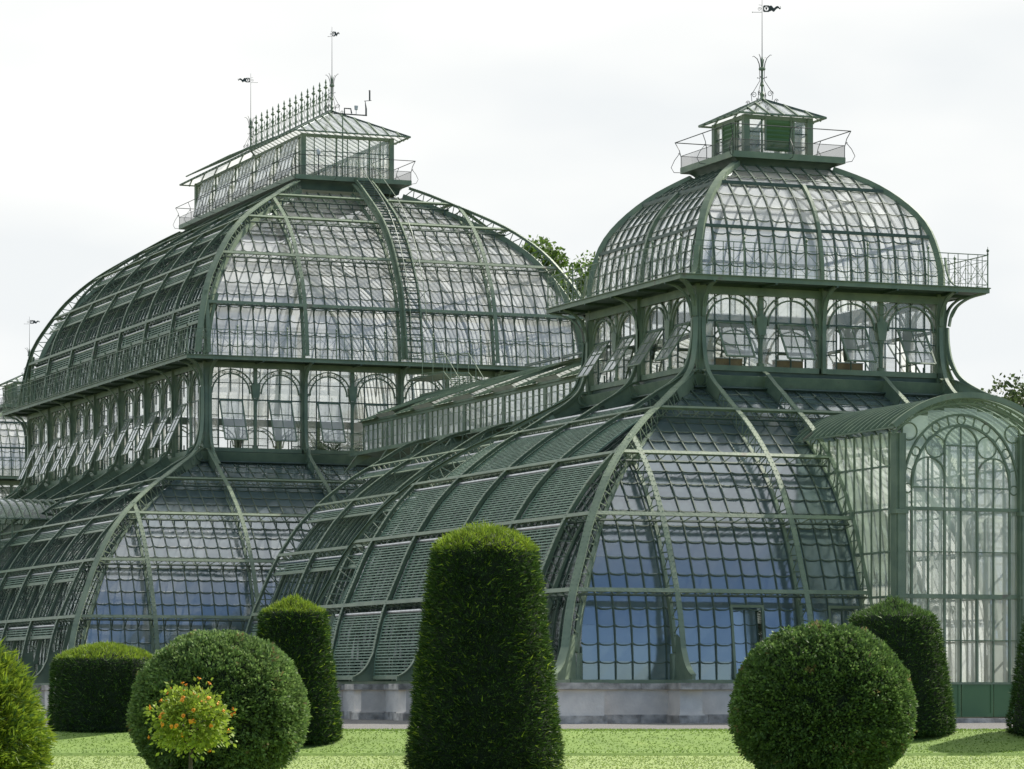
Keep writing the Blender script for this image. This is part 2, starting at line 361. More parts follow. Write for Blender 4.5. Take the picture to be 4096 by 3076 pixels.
def fly_bracket(f, side, zdeck, rings=1, wid=.16):
    """curved bracket: from the gallery edge in to the wall, then sweeping out to the rib"""
    mb = MB(); dz = zdeck-15.28
    top = [(1.28, 15.26+dz), (.85, 15.12+dz), (.52, 14.85+dz), (.34, 14.5+dz), (.27, 14.05+dz)]
    mb.sweep([f(*p) for p in cat(top, 4)][::-1], side, wid, .07, M_GREEN)
    mb.sweep([f(*p) for p in cat([(1.05, 15.24+dz), (.6, 14.95+dz), (.35, 14.4+dz)], 4)][::-1], side, .04, .05, M_GREEN)
    low = BRK + ([(.24, 14.0)] if dz < .5 else [(.24, 14.2), (.25, 15.1)])
    mb.sweep([f(*p) for p in cat(low, 5)], side, wid, .05, M_GREEN)
    mb.sweep([f(*p) for p in cat(low, 5)], side, .035, .12, M_GREEN, -.08, False)
    ax = (f(1, 0)-f(0, 0)).normalized()
    mb.ring(f(.34, 11.72) if rings == 1 else f(.52, 11.78), .25 if rings == 1 else .36, .055, ax, (0, 0, 1), M_GREEN, 18, 6)
    if rings > 1:
        mb.ring(f(.98, 11.28), .17, .045, ax, (0, 0, 1), M_GREEN, 14, 5); mb.ring(f(.16, 12.4), .14, .04, ax, (0, 0, 1), M_GREEN, 14, 5)
    return mb
def purlin(L, H, z, prof, depth=DEPTH, urange=None, bars=.6375, m=M_GREEN, fw=.15):  # lattice purlin
    mb = MB(); q = prof.s_at_z(z); a = prof.at(q); n_ = prof.nrm(q); l = L+a[0]-.12; u0, u1 = urange or (-l, l)
    pd_ = depth*.58; ai = (a[0]-n_[0]*pd_, a[1]-n_[1]*pd_); ax = V((0, -n_[1], -n_[0]))
    nv = V((0, -n_[0], n_[1]))
    mb.beam(P3(u0, *a, H), P3(u1, *a, H), fw, .035, ax, m); mb.beam(P3(u0, *a, H)-nv*.06, P3(u1, *a, H)-nv*.06, .03, .1, ax, m)
    li = L+ai[0]; i0, i1 = max(u0, -li), min(u1, li)
    mb.beam(P3(i0, *ai, H), P3(i1, *ai, H), .07, .06, ax, M_DGREEN)
    n = max(1, int((i1-i0)/.32)); d = (i1-i0)/n
    for i in range(n):
        pa, pb = (a, ai) if i % 2 else (ai, a)
        mb.beam(P3(i0+d*i, *pa, H), P3(i0+d*(i+1), *pb, H), .03, .02, ax, m)
    k = int(i1/bars)
    for j in range(-k, k+1):        # hooked brackets that hold the glazing bars
        u = j*bars; 
        if not (i0 < u < i1): continue
        b = (ai[0]-n_[0]*(depth-pd_-.04)+n_[1]*.22, ai[1]-n_[1]*(depth-pd_-.04)-n_[0]*.22)
        mb.beam(P3(u, *ai, H), P3(u, *b, H), .05, .04, (1, 0, 0), M_DGREEN)
    return mb
# ------------------------------------------------------------------ upper-storey window (front-local, centred at u=0, plane y=0, z from sill)
def make_window(h, open_=True, C=False):
    """frame mesh, pane mesh, sash mesh; h = height sill to head"""
    fr = MB(); W = 1.27; y = 0.; A = (1, 0, 0)
    r_in = .98; spring = h-1.12 if not C else h-1.28
    arc = lambda r, z0=spring, n=14: [V((r*math.cos(PI*i/n), -.04, z0+r*math.sin(PI*i/n))) for i in range(n+1)]
    fr.sweep(arc(r_in)[::-1], (0, 1, 0), .1, .055, M_GREEN); fr.sweep(arc(1.2)[::-1], (0, 1, 0), .1, .05, M_GREEN)
    for a in (55, 90, 125) if not C else (48, 70, 90, 110, 132):
        t = math.radians(a); fr.ring((1.09*math.cos(t), -.04, spring+1.09*math.sin(t)), .075, .018, (1, 0, 0), (0, 0, 1), M_GREEN, 12, 4)
    for x in (-.62, 0, .62): fr.box(x-.022, x+.022, -.03, .03, 0 if x else spring+.08, h, M_DGREEN)
    fr.box(-.02, .02, -.03, .03, 0, .34, M_DGREEN)
    zt = spring+.12 if not C else 2.4
    fr.box(-1.2, 1.2, -.031, .031, zt-.03, zt+.03, M_DGREEN)
    if C: fr.box(-1.2, 1.2, -.031, .031, zt+.8, zt+.84, M_DGREEN)
    sh = 1.62 if not C else 2.2
    zs = zt-.06
    for k in (1, 2, 3):
        z = zs-sh*k/3
        for s_ in (-1, 1): fr.box(min(s_*.62, s_*1.2), max(s_*.62, s_*1.2), -.025, .025, z-.018, z+.018, M_DGREEN)
    for s_ in (-1, 1): # spandrel casting at the pier side
        fr.sweep([V((s_*(1.27), -.05, spring-.9)), V((s_*1.22, -.05, spring-.45)), V((s_*1.05, -.05, spring+.1))], (0, 1, 0), .1, .05, M_GREEN)
    pn = MB()
    zz = [0, .34] + [zs-sh*k/3 for k in (2, 1)] + [zt, h]
    for x0, x1 in ((-1.2, -.62), (.62, 1.2)):
        for a, b in zip(zz, zz[1:]):
            if a < h: pn.quad([(x0, 0, a), (x1, 0, a), (x1, 0, b), (x0, 0, b)], M_GLASS, R_.random())
    for x0, x1 in ((-.62, 0), (0, .62)):
        pn.quad([(x0, 0, zt), (x1, 0, zt), (x1, 0, h), (x0, 0, h)], M_GLASS, R_.random())
        if not open_:
            for a, b in zip(zz[:-1], zz[1:-1]): pn.quad([(x0, 0, a), (x1, 0, a), (x1, 0, b), (x0, 0, b)], M_GLASS, R_.random())
    if not open_: fr.box(-.02, .02, -.03, .03, .34, zt, M_DGREEN)
    sa = MB(); an = math.radians(25 if C else 34) if open_ else 0
    d = V((0, -math.sin(an), -math.cos(an))); o = V((0, -.06, zs)); sp = None
    if open_:
        for x in (-.58, .58): sa.beam(o+V((x, 0, 0)), o+V((x, 0, 0))+d*sh, .07, .05, A, M_GREEN)
        sa.beam(o, o+d*sh, .03, .04, A, M_GREEN)
        for k in range(4):
            p = o+d*(sh*k/3); sa.beam(p-V((.58, 0, 0)), p+V((.58, 0, 0)), .06 if k in (0, 3) else .03, .05, d, M_GREEN)
        sp = MB()
        for k in range(3):
            for x0, x1 in ((-.56, 0), (0, .56)):
                a = o+d*(sh*k/3+.02); b = o+d*(sh*(k+1)/3-.01); sp.quad([b+V((x0, 0, 0)), b+V((x1, 0, 0)), a+V((x1, 0, 0)), a+V((x0, 0, 0))], M_GLASS_SASH, R_.random())
    return fr, pn, sa if open_ else None, sp
WMESH = {}
def window(parent, kind, h, open_, loc, rz, wood=False):
    key = (kind, open_)
    if key not in WMESH:
        fr, pn, sa, sp = make_window(h, open_, kind == 'C')
        f = fr.build('window', parent); p = pn.build('pane', f); s_ = sa.build('sash', f) if sa else None; q = sp.build('sash_glass', f) if sp else None
        WMESH[key] = (f.data, p.data, s_.data if s_ else None, q.data if q else None)
    else:
        d = WMESH[key]; f = place(d[0], 'window', parent); place(d[1], 'pane', f)
        if d[2]: place(d[2], 'sash', f)
        if d[3]: place(d[3], 'sash_glass', f)
    f.location = loc; f.rotation_euler[2] = rz
    return f
def scroll(mb, c, r, ax, up, m, turns=1.4, n=16, tr=.012):
    c = V(c); mb.tube([c+V(ax)*(r*(1-i/n*.8)*math.cos(turns*2*PI*i/n))+V(up)*(r*(1-i/n*.8)*math.sin(turns*2*PI*i/n)) for i in range(n+1)], tr, m, 4)
# ------------------------------------------------------------------ gallery railing (front-local)
def railing(L, H, w, z, hgt=1.26, post=2.55, fin=True, step=.42):
    mb = MB(); l = L+w; n = max(1, round(2*l/post)); d = 2*l/n
    for k in (1, .83, .1): mb.beam(P3(-l, w, z+hgt*k, H), P3(l, w, z+hgt*k, H), .04 if k == 1 else .018, .03 if k == 1 else .018, (0, 1, 0), M_GREEN)
    mb.beam(P3(-l, w, z+hgt*.42, H), P3(l, w, z+hgt*.42, H), .012, .012, (0, 1, 0), M_GREEN)
    for i in range(n+1):
        u = -l+d*i; mb.tube([P3(u, w, z, H), P3(u, w, z+hgt+.02, H)], .028, M_GREEN, 6)
        if fin: mb.lathe(P3(u, w, z+hgt, H), [(.02, 0), (.045, .05), (.02, .09), (.06, .16), (.045, .21), (.012, .25), (.008, .32)], M_GREEN, 8)
    m_ = round(d/step)
    for i in range(n):
        for j in range(1, m_):
            u = -l+d*i+d*j/m_; mb.beam(P3(u, w, z, H), P3(u, w, z+hgt, H), .026, .018, (1, 0, 0), M_GREEN)
        for j in range(0, m_, 2):
            a = -l+d*i+d*j/m_; b = a+d*2/m_
            if b <= -l+d*(i+1)+.01:
                mb.beam(P3(a, w-.01, z+.12, H), P3(b, w-.01, z+hgt*.8, H), .014, .014, (1, 0, 0), M_GREEN); mb.beam(P3(b, w+.01, z+.12, H), P3(a, w+.01, z+hgt*.8, H), .014, .014, (1, 0, 0), M_GREEN)
    return mb
# ------------------------------------------------------------------ lantern on top
def lantern(par, hx, hy, dx, dy, z, zt, ze, zr, rh, ex, ey, shutters):
    H2 = {0: (hx, hy, dx, dy), 1: (hy, hx, dy, dx), 2: (hx, hy, dx, dy), 3: (hy, hx, dy, dx)}
    dk = MB(); dk.box(-dx, dx, -dy, dy, z+Z0, z+.06+Z0, M_GREEN)
    for k in range(4):
        a, b = H2[k][2:]; c_, s_ = math.cos(k*PI/2), math.sin(k*PI/2)
        q = lambda x, y, zz: V((x*c_-y*s_, x*s_+y*c_, zz+Z0))
        dk.beam(q(-a, -b-.02, z+.09), q(a, -b-.02, z+.09), .24, .04, (0, 0, 1), M_GREEN)
        # flared neck
        nk = cat([(b-.5, z-.5), (b-.42, z-.22), (b-.2, z-.05), (b, z-.01)], 3)
        for (p, zp), (p2, zp2) in zip(nk, nk[1:]):
            da, da2 = a-b+p, a-b+p2; dk.quad([q(-da, -p, zp), q(da, -p, zp), q(da2, -p2, zp2), q(-da2, -p2, zp2)], M_DGREEN)
    dk.build('lantern_deck', par)
    for k in range(4):
        a, b, A_, B_ = H2[k]; mb = MB(); gl = MB(); z1 = zt
        mb.box(-a-.05, a+.05, -b-.06, -b+.06, z+.06+Z0, z+.16+Z0, M_GREEN); mb.box(-a-.05, a+.05, -b-.07, -b+.07, z1-.16+Z0, z1+Z0, M_GREEN)
        if k in (0, 2):
            for x in (-a, a): mb.box(x-.12, x+.12, -b-.12, -b+.12, z+.06+Z0, z1+Z0, M_GREEN)
        n = max(3, round(2*a/.62)); d = 2*a/n
        big = 3
        for i in range(1, n):
            x = -a+d*i; ww = .075 if i % big == 0 else .03
            if shutters and i in (n//2,): continue
            mb.box(x-ww/2, x+ww/2, -b-.05, -b+.03, z+.1+Z0, z1-.1+Z0, M_GREEN)
        rows = [(z1-z-.3)*j/3 for j in (1, 2)]
        for rz in rows: mb.box(-a, a, -b-.03, -b+.02, z+.16+rz-.018+Z0, z+.16+rz+.018+Z0, M_DGREEN)
        for i in range(n):
            x0, x1 = -a+d*i, -a+d*(i+1)
            for j in range(3):
                za = z+.1+(z1-z-.2)*j/3; zb = z+.1+(z1-z-.2)*(j+1)/3
                gl.quad([(x0, -b, za+Z0), (x1, -b, za+Z0), (x1, -b, zb+Z0), (x0, -b, zb+Z0)], M_GLASS, R_.random())
        o = mb.build('lantern_wall', par, rz=k*PI/2); gl.build('lantern_glass', par, rz=k*PI/2)
        if not shutters and k in (1, 3):           # long side: groups of top-hung ventilation flaps standing ajar
            fl = MB()
            for i in range(n+1):
                if i % 6 == 0 and fl.v: fl.build('ventilation_flap', par, rz=k*PI/2); fl = MB()
                if i < n and i % 6 in (2, 3, 4, 5):
                    x0, x1 = -a+d*i+.03, -a+d*(i+1)-.03; t0 = V((0, -b-.06, z1-.12+Z0)); t1 = V((0, -b-.6, z+.42+Z0))
                    for x in (x0, x1): fl.beam(t0+V((x, 0, 0)), t1+V((x, 0, 0)), .05, .04, (1, 0, 0), M_CREAM)
                    for f_ in (0, .5, 1): p = t0.lerp(t1, f_); fl.beam(p+V((x0, 0, 0)), p+V((x1, 0, 0)), .05, .03, (0, 0, 1), M_DGREEN)
                    fl.quad([t1+V((x0, 0, 0)), t1+V((x1, 0, 0)), t0+V((x1, 0, 0)), t0+V((x0, 0, 0))], M_GLASS_DOME, R_.random())
            if fl.v: fl.build('ventilation_flap', par, rz=k*PI/2)
        if shutters:
            sh = MB(); zb = z+.5
            sh.box(-.55, .55, -b-.06, -b-.02, zb+Z0, z1-.12+Z0, M_DOOR)
            for j in range(7):
                zz = zb+(z1-.14-zb)*j/6.99; sh.beam((-.5, -b-.08, zz+Z0), (.5, -b-.08, zz+Z0), .03, .1, (0, 1, .6), M_DOOR)
            for x in (-.55, .55): sh.box(x-.035, x+.035, -b-.1, -b-.03, zb-.05+Z0, z1-.1+Z0, M_GREEN)
            sh.build('shutter', par, rz=k*PI/2)
    # roof
    rf = MB(); rg = MB(); ri = V((0, 0, 1))
    E4 = [V((-ex, -ey, ze+Z0)), V((ex, -ey, ze+Z0)), V((ex, ey, ze+Z0)), V((-ex, ey, ze+Z0))]
    r0, r1 = V((0, -rh, zr+Z0)), V((0, rh, zr+Z0))
    faces = [(E4[0], E4[1], r0, r0), (E4[1], E4[2], r1, r0), (E4[2], E4[3], r1, r1), (E4[3], E4[0], r0, r1)]
    for a, b, c, d in faces:
        n = round((b-a).length/.6)
        for i in range(n):
            t0, t1 = i/n, (i+1)/n; p0, p1 = a.lerp(b, t0), a.lerp(b, t1)
            # seam bars run straight up the slope, cut by the hips
            def up(p):
                e = (b-a).normalized(); x = (p-a).dot(e); l = (b-a).length; h0 = (d-a).dot(e); h1 = (c-a).dot(e)
                mid = d.lerp(c, max(0, min(1, (x-h0)/max(h1-h0, 1e-6)))) if h1-h0 > .01 else d
                k = 1.
                if x < h0: k = x/h0
                elif x > h1: k = (l-x)/(l-h1)
                foot = a+e*(max(h0, min(h1, x))); top = mid; return p+(top-foot)*k
            q0, q1 = up(p0), up(p1)
            pts = [p0, p1] + ([q1] if (q1-p1).length > .02 else []) + ([q0] if (q0-p0).length > .02 else [])
            if len(pts) > 2: rg.quad(pts, M_GLASS_DOME, R_.random()*.4)
            if i and (q0-p0).length > .1: rf.beam(p0-(q0-p0).normalized()*.12+V((0, 0, .03)), q0+V((0, 0, .03)), .05, .07, b-a, M_GREEN)
        rf.beam(a, b, .07, .09, (0, 0, 1), M_GREEN)
        rf.beam(a, d, .09, .1, (0, 0, 1), M_DGREEN)
    if rh > .1: rf.beam(r0, r1, .14, .12, (0, 0, 1), M_DGREEN)
    rf.build('lantern_roof', par); rg.build('lantern_roof_glass', par)
    # outward-curving safety railing with mesh
    rl = MB(); rm = MB()
    for k in range(4):
        A_, B_ = H2[k][2:]; c_, s_ = math.cos(k*PI/2), math.sin(k*PI/2)
        q = lambda x, y, zz: V((x*c_-y*s_, x*s_+y*c_, zz+Z0+.12))
        rl.tube([q(-A_-.18, -B_-.18, z+1.1), q(A_+.18, -B_-.18, z+1.1)], .02, M_IRON, 5)
        rl.tube([q(-A_, -B_, z+.55), q(A_, -B_, z+.55)], .014, M_IRON, 5)
        rm.quad([q(-A_, -B_, z+.05), q(A_, -B_, z+.05), q(A_, -B_, z+.53), q(-A_, -B_, z+.53)], M_MESH)
        n = max(1, round(2*A_/2.4))
        for i in range(n+1):
            x = -A_+2*A_*i/n; cor = i in (0, n); sx = (-1 if i == 0 else 1)*.18 if cor else 0
            rl.tube([q(x, -B_, z), q(x, -B_, z+.5), q(x+sx*.3, -B_-.06, z+.8), q(x+sx, -B_-.18, z+1.1)], .016, M_IRON, 5)
            o = V((sx, -.18, 0)) if cor else V((0, -.18, 0)); o = o.normalized(); bx = q(0, 0, 0); ov = q(o.x, o.y, 0)-bx
            p = q(x, -B_, 0); 
            rl.tube([p+V((0, 0, z+.62))+ov*.1, p+V((0, 0, z+.4))+ov*.28, p+V((0, 0, z+.12))+ov*.42, p+V((0, 0, z-.08))+ov*.3, p+V((0, 0, z-.1))+ov*.05], .013, M_IRON, 4)
            scroll(rl, p+V((0, 0, z+.64))+ov*.07, .05, ov, (0, 0, 1), M_IRON, n=8, tr=.01)
    rl.build('lantern_railing', par); rm.build('railing_mesh', par)
def spire(par, x, y, z, h, flip=1, yaw=0, s_=1.):
    """wrought-iron spire with scrolled stays and a pennant vane"""
    mb = MB(); c = V((x, y, z+Z0)); Mx = M_IRON
    ch = h*.42
    mb.lathe(c, [(.11, 0), (.07, .1), (.1, .2), (.05, .3), (.045, ch*.3), (.09, ch*.34), (.045, ch*.4), (.045, ch*.68), (.14, ch*.7), (.14, ch*.74), (.05, ch*.77), (.06, ch*.9), (.02, ch*1.02)], M_GREEN, 8)
    mb.tube([c+V((0, 0, ch)), c+V((0, 0, h))], [.018, .008], Mx, 5)
    for k in range(4):
        a = PI/4+k*PI/2+yaw; d = V((math.cos(a), math.sin(a), 0))
        mb.tube([c+d*.09+V((0, 0, ch*.7)), c+d*.12+V((0, 0, ch*.85)), c+d*.2+V((0, 0, ch*.97)), c+d*.34+V((0, 0, ch*1.04)), c+d*.4+V((0, 0, ch*1.03))], [.02, .02, .016, .012, .01], Mx, 4)
        mb.tube([c+d*.1+V((0, 0, ch*.7)), c+d*.09+V((0, 0, ch*.45)), c+d*.25+V((0, 0, ch*.3)), c+d*.45+V((0, 0, ch*.12)), c+d*.42+V((0, 0, -.05))], .012, Mx, 4)
        scroll(mb, c+d*.34+V((0, 0, ch*.12)), .13, d, (0, 0, 1), Mx); scroll(mb, c+d*.58+V((0, 0, -.1)), .09, d, (0, 0, 1), Mx)
        mb.tube([c+d*.1+V((0, 0, ch*.5)), c+d*.2+V((0, 0, ch*.53)), c+d*.18+V((0, 0, ch*.5))], .012, Mx, 4)
    o = mb.build('spire', par)
    vn = MB(); zt = h-.38; X = V((cs, -sn, 0))*flip; U = V((0, 0, 1)); b = c+U*zt; dth = V((sn, cs, 0))*.012
    # pennant plate with a round hole holding a small shield
    hole = .085; sq = .13; ctr = b+X*.17
    n = 20; ringp = [ctr+X*(hole*math.cos(2*PI*i/n))+U*(hole*math.sin(2*PI*i/n)) for i in range(n)]
    def edge(i):
        cx_, sx_ = math.cos(2*PI*i/n), math.sin(2*PI*i/n); k = sq/max(abs(cx_), abs(sx_)); return ctr+X*(k*cx_)+U*(k*sx_)
    for e in (-1, 1):
        for i in range(n): vn.quad([ringp[i]+dth*e, ringp[(i+1) % n]+dth*e, edge(i+1)+dth*e, edge(i)+dth*e], Mx)
        vn.quad([ctr+X*-.045+U*.055+dth*e, ctr+X*.045+U*.055+dth*e, ctr+X*.035+dth*e, ctr-U*.07+dth*e, ctr-X*.035+dth*e], Mx)
    tail = cat([(.3, .0), (.38, .02), (.46, -.05), (.55, .03), (.63, .06), (.7, .0), (.74, .04), (.7, .09)], 4); nn = len(tail)
    for e in (-1, 1):
        for i in range(nn-1):
            w0 = .11*(1-i/nn)**1.5+.008; w1 = .11*(1-(i+1)/nn)**1.5+.008
            p, q = b+X*tail[i][0]+U*tail[i][1], b+X*tail[i+1][0]+U*tail[i+1][1]
            vn.quad([p-U*w0+dth*e, q-U*w1+dth*e, q+U*w1+dth*e, p+U*w0+dth*e], Mx)
    vn.tube([b-U*.14, b-U*.14-X*.36], .01, Mx, 4); vn.lathe(b-U*.16-X*.38, [(.005, 0), (.022, .02), (.005, .045)], Mx, 6)
    scroll(vn, b-X*.1-U*.02, .08, X, U, Mx, tr=.008); vn.tube([b+U*.13, b-X*.13+U*.15], .008, Mx, 4)
    vn.build('weather_vane', o)
# ------------------------------------------------------------------ slatted sun blinds on the left (-x) flank
def blind(u0, u1, H, q0, q1, prof, rolled, off=-.2):
    mb = MB(); n_ = lambda q: prof.nrm(q); pt = lambda u, q, o=0: P3(u, prof.at(q)[0]+n_(q)[0]*(off+o), prof.at(q)[1]+n_(q)[1]*(off+o), H)
    nv = lambda q: V((0, -n_(q)[0], n_(q)[1])); tv = lambda q: V((0, n_(q)[1], n_(q)[0]))
    mb.tube([pt(u0+.08, q1-.22), pt(u1-.08, q1-.22)], .07, M_METAL, 8)
    a, b = (q1-.72, q1-.34) if rolled else (q0+.2, q1-.34)
    n = max(3, int((b-a)/(.13 if rolled else .12))); 
    for i in range(n+1):
        q = a+(b-a)*i/n; mb.beam(pt(u0+.12, q), pt(u1-.12, q), .05, .018, tv(q), M_SLAT)
    mb.beam(pt(u0+.08, a-.08), pt(u1-.08, a-.08), .14, .04, tv(a), M_GREEN)
    if not rolled:
        k = max(2, int((u1-u0)/.34)); seg = prof.sub(a, b, .3)
        for j in range(k+1):
            u = u0+.12+(u1-u0-.24)*j/k; e = j in (0, k); ns = n
            if e:
                for i in range(8): mb.beam(pt(u, a+(b-a)*i/8), pt(u, a+(b-a)*(i+1)/8), .06, .05, (1, 0, 0), M_SLAT)
            else:
                for i in range(ns):
                    if (i+j) % 2 == 0: qa = a+(b-a)*i/ns; mb.beam(pt(u, qa, .006), pt(u, qa+(b-a)/ns, .006), .03, .012, (1, 0, 0), M_SLAT)
    return mb
LEV = [1.5, 3.5, 6.2, 8.5, 10.35]
# ------------------------------------------------------------------ stone plinth of one face
def plinth(L, H, ribs, gap=None):
    mb = MB(); wf = 8.95; l = L+wf
    segs = [(-l, l)] if not gap else [(-l, gap[0]), (gap[1], l)]
    for a, b in segs:
        mb.box(a, b, -(H+wf), -(H+wf-.5), 0, 1.16, M_STONE)
        n = max(1, round((b-a)/1.35))
        for i in range(n):
            x0 = a+(b-a)*i/n; x1 = a+(b-a)*(i+1)/n; j = R_.uniform(0, .012)
            mb.box(x0+.004, x1-.004, -(H+wf+.12+j), -(H+wf-.55), 1.162, 1.37, M_STONE_D); mb.box(x0+.003, x1-.003, -(H+wf+.07+j), -(H+wf-.06), 0, .3, M_STONE_D)
        mb.box(a, b, -(H+wf+.03), -(H+8.2), 1.372, 1.5, M_GREEN)
    cu = L+9.15
    mb.box(-cu-1.05, -cu+.9, -(H+10.2), -(H+8.2), 0, 1.16, M_STONE); mb.box(-cu-1.2, -cu+1.0, -(H+10.35), -(H+8.2), 1.166, 1.39, M_STONE_D); mb.box(-cu-1.15, -cu+.98, -(H+10.3), -(H+8.2), 0, .275, M_STONE_D)
    for u in ribs:
        mb.box(u-.42, u+.42, -(H+9.95), -(H+wf-.02), 0, 1.16, M_STONE); mb.box(u-.55, u+.55, -(H+10.3), -(H+wf-.03), 1.164, 1.385, M_STONE_D)
        mb.box(u-.52, u+.52, -(H+10.1), -(H+wf-.02), 0, .27, M_STONE_D); mb.box(u-.47, u+.47, -(H+10.03), -(H+wf-.02), .272, .33, M_STONE)
    return mb
# ------------------------------------------------------------------ a whole pavilion
def pavilion(label, loc, hx, hy, kind):
    par = thing('glass_pavilion', label, 'greenhouse', loc)
    C = kind == 'C'
    zd = 15.28 if not C else 16.36                 # underside of the gallery
    sill, head = (12.25, 14.92) if not C else (12.1, 16.08)
    LH = [(hx, hy), (hy, hx), (hx, hy), (hy, hx)]
    ribs_u = {}
    if not C: ribs_u = {0: [-10, -5.02, -2.5, 2.5, 5.02, 10], 1: [-10.2, -5.1, 0, 5.1, 10.2], 2: [-10.2, -5.1, 5.1, 10.2], 3: [-10.2, -5.1, 0, 5.1, 10.2]}
    else:
        ribs_u = {0: [-15.3, -10.2, -5.1, 0, 5.1, 10.2, 15.3], 2: [-15.3, -10.2, -5.1, 0, 5.1, 10.2, 15.3]}
        ribs_u[1] = ribs_u[3] = [-22.95+5.1*i for i in range(10)]
    base_cache = {}
    for k in range(4):
        L, H = LH[k]; rz = k*PI/2; vis = k in (0, 3)
        gap = (-2.45, 2.45, 9.2) if (not C and k == 0) else None
        plinth(L, H, ribs_u[k], (-2.5, 2.5) if gap else ((-7.4, 7.4) if (C and k in (0, 2)) or (not C and k == 2) else None)).build('stone_plinth', par, rz=rz)
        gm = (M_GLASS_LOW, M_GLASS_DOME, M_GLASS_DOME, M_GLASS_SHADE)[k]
        VENTS = [(-7.65, -6.375, 3.0), (-3.825, -2.55, 3.0)] if gap else []
        pn, br = glazing(PLI, L, H, gm, arcs=(k == 0), gap=([gap]+VENTS) if gap else None, cream=False, bw=.042, sag=.095)
        g = pn.build('lower_glass', par, rz=rz); br.build('glazing_bars', g)
        for a, b, zt in VENTS:
            v = MB(); w0, w1 = 8.42, 8.05
            q = lambda u, z, o=0: P3(u, w0+(w1-w0)*(z-.42)/2.6+o, z, H)
            for u in (a+.03, b-.03): v.beam(q(u, .45, .04), q(u, 3.02, .04), .09, .1, (1, 0, 0), M_GREEN)
            for z in (.48, 3.0): v.beam(q(a, z, .04), q(b, z, .04), .1, .09, (0, 0, 1), M_GREEN)
            fo = v.build('vent_frame', par, rz=rz); v = MB(); an = math.radians(14); c_, s_ = math.cos(an), math.sin(an); W_ = b-a-.14
            q = lambda t, z, o=0: P3(a+.07+t*c_, w0+(w1-w0)*(z-.42)/2.6-.02-t*s_, z, H)
            for t in (.02, W_/2, W_-.02): v.beam(q(t, .5), q(t, 2.94), .05, .06, (1, 0, 0), M_DGREEN)
            for z in (.52, 2.92): v.beam(q(0, z), q(W_, z), .06, .05, (0, 0, 1), M_DGREEN)
            for z in (1.1, 1.75, 2.4):
                for t in (0, W_/2):
                    pts = [q(t+W_/2*i/4, z-.07*(1-(i/2-1)**4)) for i in range(5)]
                    for p_, p2_ in zip(pts, pts[1:]): v.beam(p_, p2_, .03, .03, (0, 0, 1), M_DGREEN)
            for z0, z1 in ((.5, 1.1), (1.1, 1.75), (1.75, 2.4), (2.4, 2.92)):
                for t in (0, W_/2): v.quad([q(t, z0), q(t+W_/2, z0), q(t+W_/2, z1), q(t, z1)], M_GLASS_LOW, R_.random())
            v.build('vent_sash', fo)
        # ribs
        for u in ribs_u[k]:
            jack = abs(u)-L
            f = lambda w, z, u=u: P3(u, w, z, H)
            if jack > .1:
                o = lower_rib(f, (1, 0, 0), u_clip_w=jack).build('lower_rib', par, rz=rz)
            elif C and k in (0, 2) and abs(u) < 1: continue
            elif C and k in (0, 2) and abs(u) < 6:
                f0 = f; o = lower_rib(f0, (1, 0, 0)).build('lower_rib', par, rz=rz)
            else:
                key = ('r', round(H, 2))
                if key not in base_cache:
                    base_cache[key] = lower_rib(lambda w, z: P3(0, w, z, H), (1, 0, 0)).build('lower_rib', par, loc=None, rz=rz); o = base_cache[key]
                else: o = place(base_cache[key].data, 'lower_rib', par, rz=rz)
                o.location = Matrix.Rotation(rz, 3, 'Z') @ V((u, 0, 0))
        # hip at the left corner of each face
        h = lower_rib(lambda w, z: V((-(L+w), -(H+w), z+Z0)), (1, -1, 0), fw=.3); h.build('hip_rib', par, rz=rz)
        for zl in LEV[1:]:
            if gap and zl < 9.0:
                l_ = L+PLO.at(PLO.s_at_z(zl))[0]-.12
                for ur in ((-l_, -2.5), (2.5, l_)): purlin(L, H, zl, PLO, urange=ur).build('purlin', par, rz=rz)
            else: purlin(L, H, zl, PLO).build('purlin', par, rz=rz)
        # ledge, wall base
        lg = MB(); lg.box(-L-.2, L+.2, -H-.16, -H+.2, sill-.2+Z0, sill+Z0, M_GREEN)
        lg.beam(P3(-L-.35, .28, 11.62, H), P3(L+.35, .28, 11.62, H), .5, .04, (0, -.35, .94), M_GREEN)
        lg.beam(P3(-L-.1, .02, sill-.4, H), P3(L+.1, .02, sill-.4, H), .1, .5, (0, 1, 0), M_DGREEN); lg.beam(P3(-L-.4, .4, 11.33, H), P3(L+.4, .4, 11.33, H), .3, .05, (0, 1, -.4), M_DGREEN)
        lg.build('wall_ledge', par, rz=rz)
        # piers & lintel
        pr = MB(); nb = round(2*L/2.55)
